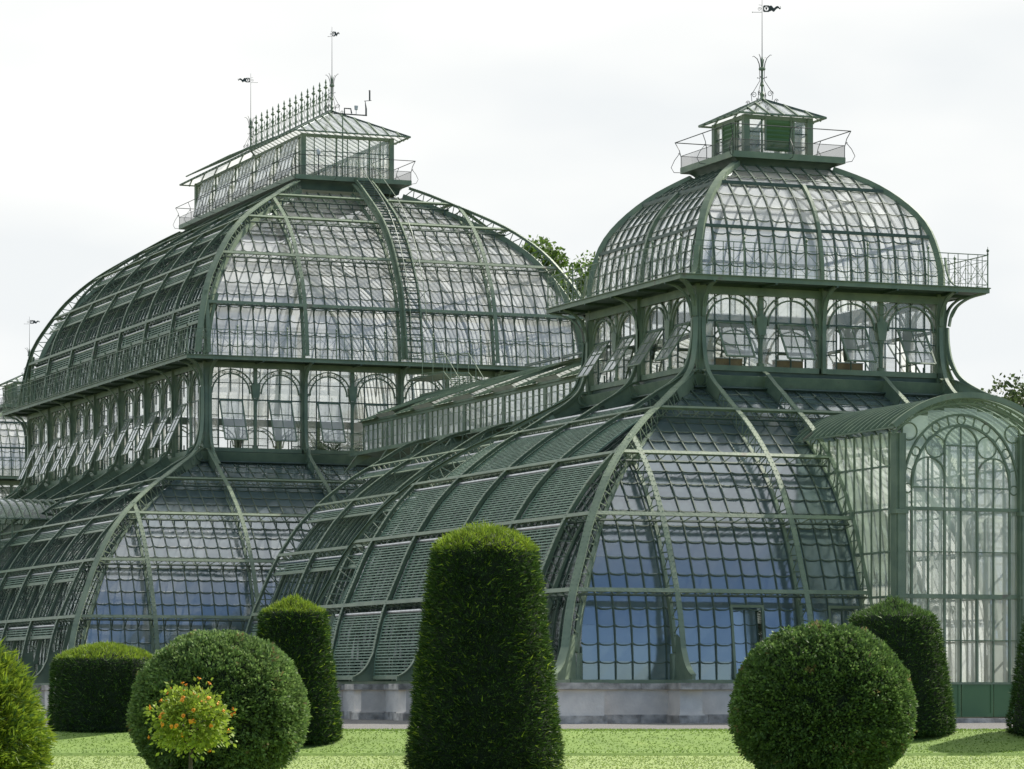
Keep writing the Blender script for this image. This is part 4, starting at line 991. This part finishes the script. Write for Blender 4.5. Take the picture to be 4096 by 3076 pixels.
    for s_ in (-1, 1):
        x0, x1 = sorted((s_*.02, s_*1.28)); dr.box(x0, x1, y-.02, y+.02, .2, zz(.26), M_DOOR)
        for xa, xb in ((x0, x0+.1), (x1-.1, x1)): dr.box(xa, xb, y-.045, y-.021, .2, zz(.26), M_DOOR)
        dr.box(x0+.101, x1-.101, y-.045, y-.021, .2, .34, M_DOOR)
        x0, x1 = sorted((s_*1.32, s_*2.25)); dr.box(x0, x1, y-.02, y+.02, .2, zz(.26), M_DOOR)
        h_ = None
    d_ = dr.build('door', par)
    hd = MB(); hd.beam((-1.15, y-.1, 1.2), (-.95, y-.1, 1.2), .02, .02, (0, 0, 1), M_METAL); hd.beam((-1.15, y-.1, 1.2), (-1.15, y-.02, 1.2), .02, .02, (0, 0, 1), M_METAL); hd.build('handle', d_)
    stp = MB(); stp.box(-2.6, 2.6, y-.9, y+.3, 0, .16, M_STONE_D); stp.build('doorstep', par)
    return par
porch('arched glass entrance porch with green double doors at the right edge', (0, 0, 0), 0)
p2 = porch('barrel-roofed side porch just showing at the left edge, on the flank of the long pavilion', (0, 59.6, 0), -PI/2)
for ch in p2.children: ch.location = (0, -4.3, 0)
# stone vase beside the wing
vz = MB(); c = V((-14.6, 26.2, 0)); vz.box(c.x-.5, c.x+.5, c.y-.5, c.y+.5, 0, 1.9, M_STONE_D); vz.box(c.x-.6, c.x+.6, c.y-.6, c.y+.6, 1.9, 2.1, M_STONE)
vz.build('stone_urn').name = 'stone_urn'
o = bpy.data.objects['stone_urn']; tag(o, 'weathered stone urn on a square pedestal behind the second tallest yew', 'urn')
v2 = MB(); v2.lathe(c+V((0, 0, 2.1)), [(.28, 0), (.16, .1), (.14, .3), (.3, .45), (.52, .7), (.5, .95), (.62, 1.22), (.7, 1.3), (.68, 1.38), (.5, 1.39)], M_STONE_D, 18); v2.build('bowl', o, smooth=True)
# ------------------------------------------------------------------ ground, path, lawn
gd = MB(); gd.quad([(-900, -900, -.7), (900, -900, -.7), (900, 1100, -.7), (-900, 1100, -.7)], mat('earth', (.06, .1, .03), (.05, .08, .03), .2, .9)); tag(gd.build('ground'), kind='structure')
pv = MB(); M_GRAV = mat('gravel_path_surface', (.2, .19, .175), (.14, .135, .125), 9., .95, bump=.5)
def gp(x, d, z=0): return V((CX+x*cs+d*sn, CY-x*sn+d*cs, z))
for i in range(20): pv.quad([gp(-60+6*i, 97.3), gp(-54+6*i, 97.3), gp(-54+6*i, 330), gp(-60+6*i, 330)], M_GRAV)
tag(pv.build('gravel_path'), kind='structure')
fl = MB()
fl.box(-13.4, 13.4, -13.4, 13.4, .004, .05, M_SOIL); fl.box(-18.4, 18.4, 33.5, 86, .004, .05, M_SOIL); fl.box(-11, 11, 13.5, 33.4, .004, .05, M_SOIL); tag(fl.build('indoor_floor'), kind='structure')
NEAR = -.56
M_LAWN = mat('lawn', (.175, .27, .045), (.14, .225, .038), .9, .9, bump=.6, c3=(.23, .31, .07))
M_LAWN2 = mat('dry_lawn', (.26, .34, .095), (.215, .29, .078), 1.2, .9, bump=.6, c3=(.33, .38, .15))
# far lawn (raised a little), bank, near lawn: laid out across the view direction
def strip(d0, d1, z0, z1, m, mb, n=30, wob=0):
    for i in range(n):
        a, b = -40+80*i/n, -40+80*(i+1)/n
        p = lambda x, d, z: V((CX+x*cs+d*sn, CY-x*sn+d*cs, z))
        wa, wb = (math.sin(a*.7)*wob, math.sin(b*.7)*wob)
        mb.quad([p(a, d0+wa, z0), p(b, d0+wb, z0), p(b, d1+wa*0, z1), p(a, d1, z1)], m)
l1 = MB()
BANK = [(97.5, .03), (93.0, .02), (92.3, -.03), (91.2, -.2), (90.0, -.38), (89.2, -.47), (88.9, -.49)]
for (d1, z1), (d0, z0) in zip(BANK, BANK[1:]): strip(d0, d1, z0, z1, M_LAWN, l1, wob=0, n=60)
strip(88.75, 88.9, -.58, -.49, M_LAWN, l1, n=60); tag(l1.build('far_lawn'), kind='structure')
l2 = MB(); strip(20, 88.9, NEAR, NEAR, M_LAWN2, l2); strip(-60, 20, NEAR, NEAR, M_LAWN2, l2); tag(l2.build('near_lawn'), kind='structure')
def bank_z(d):
    if d < 88.9: return NEAR
    for (d1, z1), (d0, z0) in zip(BANK, BANK[1:]):
        if d0 <= d <= d1: return z0+(z1-z0)*(d-d0)/(d1-d0)
    return 0.
gm = MB(); M_BLADE = leafmat('grass_blade', (.175, .27, .045), (.14, .225, .038), .4, 2.)
M_BLADE2 = leafmat('dry_grass_blade', (.26, .34, .095), (.215, .29, .078), .4, 2.)
for i in range(55000):
    far = R_.random() < .45
    d = R_.uniform(88.8, 97.4) if far else R_.uniform(58, 88.9); hwid = d*.152; x = R_.uniform(-hwid, hwid)
    p = V((CX+x*cs+d*sn, CY-x*sn+d*cs, bank_z(d) if far else NEAR)); a = R_.uniform(0, 2*PI); h = R_.uniform(.015, .04)*(1.5 if 88.8 < d < 89.3 else 1)
    t = V((math.cos(a), math.sin(a), 0))*.02; lean = V((R_.uniform(-.04, .04), R_.uniform(-.04, .04), h)); gm.quad([p-t, p+t, p+lean], M_BLADE if far else M_BLADE2, R_.uniform(.35, .6))
tag(gm.build('grass'), 'short lawn grass blades', 'grass', kind='stuff')
# ------------------------------------------------------------------ topiary
def rprof(prof, t):
    for a, b in zip(prof, prof[1:]):
        if b[1] >= t >= a[1]: k = (t-a[1])/max(b[1]-a[1], 1e-6); return a[0]+(b[0]-a[0])*k
    return prof[-1][0]
def bush(name, label, catg, pos, prof, n, leaf, mats, spray, group=None, topmat=None, fuzz=.05, core=.93, seed=1, trunk=True, curl=.5, tip=None, amp=.0, clump=.0, cf=2.2):
    rr = random.Random(seed); o = thing(name, label, catg, pos, 0, group); fm = MB()
    # core
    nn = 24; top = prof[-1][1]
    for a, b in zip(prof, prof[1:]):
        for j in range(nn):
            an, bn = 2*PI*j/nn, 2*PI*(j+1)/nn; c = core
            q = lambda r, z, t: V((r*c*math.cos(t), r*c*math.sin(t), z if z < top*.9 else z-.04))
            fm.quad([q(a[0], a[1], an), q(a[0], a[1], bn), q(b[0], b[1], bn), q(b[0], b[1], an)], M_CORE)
    # area-weighted sampling
    seg = []; tot = 0
    for a, b in zip(prof, prof[1:]):
        A = math.dist(a, b)*(a[0]+b[0])/2; tot += A; seg.append((tot, a, b))
    for i in range(n):
        x = rr.random()*tot
        for s_, a, b in seg:
            if s_ >= x: break
        k = rr.random(); k = (math.sqrt(a[0]**2+(b[0]**2-a[0]**2)*k)-a[0])/(b[0]-a[0]) if abs(b[0]-a[0]) > 1e-3 else k
        r = a[0]+(b[0]-a[0])*k; z = a[1]+(b[1]-a[1])*k; t = rr.uniform(0, 2*PI)
        d = math.dist(a, b) or 1; nw, nz = (b[1]-a[1])/d, -(b[0]-a[0])/d
        lump = .5+.5*math.sin(t*7+z*5.3+seed)*math.sin(z*9.1+t*3.1)
        off = rr.uniform(-fuzz*1.4, fuzz)*(.5+lump)
        N_ = V((nw*math.cos(t), nw*math.sin(t), nz)); p0_ = V((r*math.cos(t), r*math.sin(t), z)); nz_ = noise.noise(p0_*cf+V((seed, 0, 0))); n2_ = noise.noise(p0_*cf*3.1+V((0, seed, 0)))
        if n2_ < -.3 and rr.random() < clump*1.2: continue
        p = p0_+N_*(off+amp*nz_+amp*.6*n2_)
        g = (N_+noise.noise_vector(p0_*cf*2.3)*clump*1.6+V((rr.uniform(-1, 1), rr.uniform(-1, 1), rr.uniform(-.6, 1)))*curl).normalized()
        sd = g.cross(V((rr.uniform(-1, 1), rr.uniform(-1, 1), rr.uniform(-1, 1)))).normalized(); l = leaf*rr.uniform(.6, 1.4); w_ = l*.28
        m = mats[0] if rr.random() < .8 or len(mats) < 2 else mats[1]
        if clump > .5 and catg == 'topiary' and ((n2_ > .42 and nz_ > .12 and rr.random() < .6) or rr.random() < .0015): m = M_DRY
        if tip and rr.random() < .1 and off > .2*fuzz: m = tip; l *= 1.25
        if topmat and (nz > .55 or (z > prof[-1][1]*.9)): m = topmat  # upward leaves are coloured lighter to imitate sunlit tops
        tv = max(0, min(1, rr.random()*(1-clump*.5)+clump*(.25+.8*n2_+.4*nz_)))
        if spray == 'needle':
            fm.quad([p-sd*w_*.5, p+sd*w_*.5, p+g*l], m, tv)
        elif spray == 'fan':
            q = p+g*l*.5
            fm.quad([p, p+g*l*.45+sd*w_, p+g*l, p+g*l*.5-sd*w_], m, tv)
            fm.quad([q, q+g*l*.3+sd*w_*1.9, q+g*l*.12+sd*w_*.5], m, tv); fm.quad([q, q+g*l*.12-sd*w_*.5, q+g*l*.3-sd*w_*1.9], m, tv)
        else:
            fm.quad([p, p+g*l*.5+sd*w_*1.4, p+g*l, p+g*l*.5-sd*w_*1.4], m, tv)
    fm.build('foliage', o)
    if trunk:
        tm = MB(); tm.lathe((0, 0, -.02), [(.12, 0), (.09, .3), (.07, prof[-1][1]*.5)], M_BARK, 8); tm.build('trunk', o)
    return o
def px(pxx, d): return ground_at(pxx, d)
def sc_(P, k, kz=None): return [(a*k, b*(kz or k)) for a, b in P]
def pos(p, d, z=None): v = ground_at(p, d); v.z = (bank_z(d) if z is None else z); return v
YW = [(.0, .03), (1.03, .03), (1.06, .25), (.97, 1.0), (.86, 1.9), (.76, 2.6), (.715, 2.9), (.68, 2.99), (.45, 3.11), (.15, 3.2), (0, 3.22)]
bush('yew_topiary', 'tall dark clipped yew pillar in the middle foreground, largest of the yews', 'topiary', pos(1938, 70), sc_(YW, 1.42, 1.54), 80000, .082, [M_YEW, M_THUJA], 'needle', topmat=M_YEW_LIT, fuzz=.07, seed=3, curl=.75, amp=.03, clump=.3, tip=M_YEW_LIT)
Y2 = [(0, .02), (1.0, .02), (1.0, .2), (.93, .9), (.8, 1.8), (.71, 2.6), (.71, 2.72), (.68, 2.8), (.35, 2.97), (.1, 3.1), (0, 3.12)]
bush('yew_topiary', 'clipped yew pillar, left of the tallest one, in front of green sun blinds', 'topiary', pos(1174, 91.2), sc_(Y2, 1.2, 1.2), 36000, .1, [M_YEW, M_THUJA], 'needle', topmat=M_YEW_LIT, fuzz=.05, seed=5, curl=.75, amp=.03, clump=.3, tip=M_YEW_LIT)
Y3 = [(0, .02), (1.5, .02), (1.5, .3), (1.38, 1.2), (1.2, 2.3), (1.05, 2.9), (1.0, 2.98), (.6, 3.15), (.3, 3.3), (.12, 3.42), (0, 3.44)]
bush('yew_topiary', 'squat tapering yew with low pointed cap between the round bush and the green doors', 'topiary', pos(3575, 92.6), sc_(Y3, 1.04), 34000, .1, [M_YEW, M_THUJA], 'needle', topmat=M_THUJA, fuzz=.05, seed=6, curl=.75, amp=.03, clump=.3, tip=M_THUJA_P)
bush('yew_topiary', 'dark yew cone cut off by the right edge of the picture', 'topiary', pos(4262, 92.4), [(0, .02), (1.5, .02), (1.5, .3), (1.3, 1.5), (1.1, 2.7), (.95, 3.3), (.5, 3.6), (0, 3.7)], 20000, .1, [M_YEW, M_THUJA], 'needle', topmat=M_THUJA, fuzz=.05, seed=8, curl=.75, amp=.03, clump=.3)
DR = [(0, .02), (1.42, .02), (1.42, .3), (1.38, 1.2), (1.34, 1.82), (1.28, 1.93), (1.0, 2.1), (.6, 2.24), (.2, 2.32), (0, 2.34)]
bush('yew_topiary', 'low drum-shaped clipped yew with domed top at left', 'topiary', pos(424, 94), sc_(DR, 1.06, 1.0), 34000, .09, [M_YEW, M_THUJA], 'needle', topmat=M_YEW_LIT, fuzz=.03, seed=9, curl=.75, amp=.03, clump=.3, tip=M_THUJA_P)
def sph(r, n=14, sq=1.0, z0=0): return [(r*math.sin(PI*i/n), r*sq-r*sq*math.cos(PI*i/n)+z0) for i in range(n+1)]
bush('thuja_ball', 'pale green clipped conifer ball at left, behind the orange-flowering shrub', 'topiary', pos(876, 59.5), sph(1.45, 16, .9), 90000, .058, [M_THUJA_P, M_THUJA], 'fan', fuzz=.07, core=.93, seed=11, curl=.8, amp=.07, clump=.55)
bush('thuja_ball', 'darker clipped conifer ball at lower right in front of the pointed yew', 'topiary', pos(3288, 58), sph(1.46, 16, .93), 90000, .058, [M_THUJA, M_THUJA_P], 'fan', fuzz=.07, core=.93, seed=12, curl=.9, amp=.07, clump=.55)
gb = bush('golden_yew', 'shaggy golden-green conifer bush cut off by the left edge', 'shrub', pos(-150, 55), sc_([(0, .02), (.75, .05), (.9, .35), (.88, .8), (.74, 1.2), (.55, 1.5), (.3, 1.72), (0, 1.9)], 1.34), 60000, .11, [M_GOLD, M_THUJA], 'needle', fuzz=.16, core=.8, seed=13, curl=.6, amp=.16, clump=.6, cf=1.8, tip=M_GOLD)
# lantana standard
lp = pos(765, 34); lo = thing('lantana_tree', 'small round-headed shrub on a thin stem covered in orange flower clusters', 'shrub', lp)
lf = MB(); rr = random.Random(21); cc = V((0, 0, 1.34))
def lobe(rr):
    d = V((rr.gauss(0, 1), rr.gauss(0, 1), rr.gauss(0, 1))).normalized(); an = math.atan2(d.y, d.x)
    r = (.355+.05*math.sin(an*5+d.z*4)+.05*math.sin(d.z*9+an*2))
    return d, cc+V((d.x*r, d.y*r, d.z*r*.9))
for i in range(4400):
    d, p = lobe(rr)
    if d.z < -.75 and rr.random() < .7: continue
    p = cc.lerp(p, rr.uniform(.5, 1.12 if rr.random() < .3 else 1.0)); g = (d+V((rr.uniform(-1, 1), rr.uniform(-1, 1), rr.uniform(-1, .6)))*.8).normalized(); sd = g.cross(V((rr.uniform(-1, 1), rr.uniform(-1, 1), rr.uniform(-1, 1)))).normalized()
    l = rr.uniform(.035, .06); w_ = l*.34; lf.quad([p, p+g*l*.45+sd*w_, p+g*l, p+g*l*.45-sd*w_], M_LANT, rr.random())
lf.build('foliage', lo)
fd = []
for v_ in range(4):
    fw = MB()
    for j in range(13):
        o_ = V((rr.uniform(-1, 1), rr.uniform(-1, 1), rr.uniform(-.3, .6)))*.016; n_ = (V((0, 0, 1))+o_*25).normalized(); s1 = n_.orthogonal().normalized(); s2 = n_.cross(s1)
        fw.quad([o_+(s1*math.cos(t)+s2*math.sin(t))*.0095 for t in (0, PI*.4, PI*.8, PI*1.2, PI*1.6)], M_FLOWER, rr.random())
    for t in range(6): a = t*PI/3; fw.quad([V((.012*math.cos(a), .012*math.sin(a), .008)), V((.012*math.cos(a+1.05), .012*math.sin(a+1.05), .008)), V((0, 0, -.02))], M_FLOWER)
    o = fw.build('flower_cluster', lo); fd.append(o.data)
    if True: d, p = lobe(rr); o.location = p; o.rotation_euler = d.to_track_quat('Z', 'Y').to_euler()
for i in range(66):
    while True:
        d, p = lobe(rr)
        if d.z > -.5: break
    o = place(fd[i % 4], 'flower_cluster', lo, cc.lerp(p, rr.uniform(.97, 1.1))); o.rotation_euler = d.to_track_quat('Z', 'Y').to_euler()
tk = MB(); tk.tube([(0, 0, 0), (.01, 0, .5), (-.005, .01, .9), (0, 0, 1.35)], [.028, .024, .02, .012], M_BARK, 8)
for i in range(9):
    a = i*2.4; tk.tube([(0, 0, 1.05+i*.02), (.15*math.cos(a), .15*math.sin(a), 1.22+i*.015), (.3*math.cos(a), .3*math.sin(a), 1.32+i*.02)], [.012, .008, .004], M_BARK, 5)
tk.build('stem', lo)
# ------------------------------------------------------------------ trees
def tree(label, pos, h, cr, n, seed, group='trees behind the glasshouses', leafm=None, leaf=.32):
    rr = random.Random(seed); o = thing('deciduous_tree', label, 'tree', pos, 0, group)
    tm = MB(); tips = []
    tm.tube([(0, 0, 0), (.1, .1, h*.25), (-.1, .2, h*.5), (.1, 0, h*.72), (0, 0, h*.9)], [h*.022, h*.018, h*.013, h*.008, h*.002], M_BARK, 8)
    for i in range(22):
        a = i*2.4+rr.uniform(-.3, .3); z = h*(.28+.6*i/22); r = cr*rr.uniform(.5, .95)*(1-abs(i/22-.35)*.8); b = V((0, 0, z)); e = b+V((math.cos(a)*r, math.sin(a)*r, h*rr.uniform(.06, .16)))
        mid = b.lerp(e, .5)+V((0, 0, h*.02)); tm.tube([b, mid, e], [h*.007, h*.004, h*.0015], M_BARK, 5); tips.append(e); tips.append(mid)
    tips.append(V((0, 0, h*.95)))
    tm.build('trunk', o)
    cm = MB(); cl = []
    for t in tips:
        for _ in range(3): cl.append((t+V((rr.gauss(0, cr*.13), rr.gauss(0, cr*.13), rr.gauss(0, cr*.1))), cr*rr.uniform(.13, .26)))
    for i in range(n):
        c, r = cl[rr.randrange(len(cl))]; d = V((rr.gauss(0, 1), rr.gauss(0, 1), rr.gauss(0, .8))).normalized(); p = c+d*r*rr.uniform(.55, 1.05)
        g = (d+V((rr.uniform(-1, 1), rr.uniform(-1, 1), rr.uniform(-1.2, .4)))).normalized(); sd = g.cross(V((rr.uniform(-1, 1), rr.uniform(-1, 1), rr.uniform(-1, 1)))).normalized()
        l = leaf*rr.uniform(.6, 1.3); cm.quad([p, p+g*l*.4+sd*l*.35, p+g*l, p+g*l*.4-sd*l*.35], leafm or M_TREE, rr.random())
    cm.build('crown', o); return o
tree('bright green tree top showing over the dome of the long pavilion, left of the gap', ground_at(2162, 225), 31.3, 3.2, 12000, 31)
tree('bright green tree filling the gap between the two domes, lower than its neighbour', ground_at(2300, 232), 29.6, 4.2, 14000, 32)
tree('leftmost backlit tree behind the porch roof at the right', ground_at(3985, 190), 17.1, 4.6, 24000, 33, leafm=M_TREE_D, leaf=.26)
tree('backlit tree at the right edge behind the porch roof', ground_at(4105, 185), 16.9, 5.2, 24000, 34, leafm=M_TREE_D, leaf=.26)
tree('lower tree between the curved bracket and the porch roof at right', ground_at(4040, 215), 16.6, 6.5, 24000, 35, leafm=M_TREE_D, leaf=.28)
# ------------------------------------------------------------------ palms inside
def palm(label, pos, h, n, r, seed):
    rr = random.Random(seed); o = thing('palm_tree', label, 'palm', pos, 0, 'palms inside the glasshouses'); tm = MB()
    tm.tube([(0, 0, 0), (.15, .05, h*.4), (.05, .1, h*.8), (0, 0, h)], [.28, .22, .2, .22], M_BARK, 8); tm.build('trunk', o)
    fm = MB()
    for i in range(n):
        a = i*2.4; el = rr.uniform(-.2, 1.2); L_ = r*rr.uniform(.8, 1.15); pts = []
        for k in range(9):
            t = k/8; x = L_*t*math.cos(el*(1-t*.3)); z = h+L_*(math.sin(el)*t-.55*t*t); pts.append(V((x*math.cos(a), x*math.sin(a), z)))
        fm.tube(pts, [.03*(1-k/9) for k in range(9)], M_PALM, 4)
        sd = V((-math.sin(a), math.cos(a), 0))
        for k in range(1, 8):
            for f_ in (0, .33, .66):
                p = pts[k].lerp(pts[k+1], f_); t = (pts[k+1]-pts[k]).normalized(); ll = r*.28*math.sin(PI*(k+f_)/8.5)+.1
                for s_ in (-1, 1):
                    e = p+(sd*s_+t*.5).normalized()*ll-V((0, 0, ll*.35)); fm.quad([p-t*.03, p+t*.03, e], M_PALM, rr.random())
    fm.build('fronds', o); return o
palm('tall palm inside the domed right pavilion, behind its upper windows', (1.5, 1, .05), 9.5, 22, 3.4, 41)
palm('short palm inside the right pavilion just behind the entrance porch', (1.2, -9.5, .05), 3.5, 18, 2.6, 42)
palm('low palm behind the blue lower panes of the right pavilion', (-6.5, -8, .05), 2.2, 18, 2.4, 43)
palm('tall palm inside the long pavilion, behind its near upper windows', (-5.5, 46.5, .05), 10.5, 24, 4.2, 44)
palm('tallest palm inside the long pavilion, reaching under its dome', (1, 55, .05), 14, 24, 4.5, 45)
palm('leaning palm inside the long pavilion near its left flank', (-9.5, 44, .05), 7, 22, 3.4, 46)

# distant wood beyond the lawns, behind the photographer (it mirrors in the lowest panes)
wb = MB(); rr = random.Random(77)
for i in range(9000):
    x = rr.uniform(-170, 220); d = -rr.uniform(60, 95); z = 15*(.75+.25*math.sin(x*.11)+.15*math.sin(x*.37))*math.sqrt(rr.random()); p = gp(x, d, z-.5)
    g = V((rr.uniform(-1, 1), rr.uniform(-1, 1), rr.uniform(-1, 1))).normalized()*rr.uniform(1.2, 2.6); sd = g.cross(V((rr.uniform(-1, 1), rr.uniform(-1, 1), rr.uniform(-1, 1)))).normalized()*1.1
    wb.quad([p, p+g*.5+sd, p+g, p+g*.5-sd], M_TREE, rr.random()*.5)
tag(wb.build('distant_wood'), 'distant wood behind the lawns', 'wood', kind='stuff')
# raised vents along the left slope of the long pavilion's roof lantern
for y0, y1 in ((1.5, 5.6), (5.8, 10.2)):
    vb = MB(); z_ = lambda x: 29.3+1.7*(1-abs(x)/3.2)+Z0+.32
    for i in range(9):
        ya, yb = y0+(y1-y0)*i/9, y0+(y1-y0)*(i+1)/9
        vb.quad([(-2.9, ya, z_(2.9)), (-.4, ya, z_(.4)-.2), (-.4, yb, z_(.4)-.2), (-2.9, yb, z_(2.9))], M_GLASS_DOME, .3); vb.beam((-3.0, ya, z_(3.0)), (-.4, ya, z_(.4)-.2), .05, .06, (0, 1, 0), M_GREEN)
    vb.beam((-2.95, y0, z_(2.95)), (-2.95, y1, z_(2.95)), .08, .05, (1, 0, 0), M_GREEN); vb.build('raised_roof_vent', mid_pav)

palm('broad palm inside the right pavilion, left of the entrance porch', (-4, -9.5, .05), 3.2, 24, 3.0, 51)
palm('palm inside the right pavilion, centred behind its slatted flank', (-6.5, 1.5, .05), 4.5, 22, 3.2, 52)
palm('dense palm inside the long pavilion, behind its lower front panes', (-9.5, 38.2, .05), 4.0, 26, 3.6, 53)
palm('palm inside the long pavilion, right behind the second front rib', (-3.5, 40, .05), 6.5, 26, 3.6, 54)
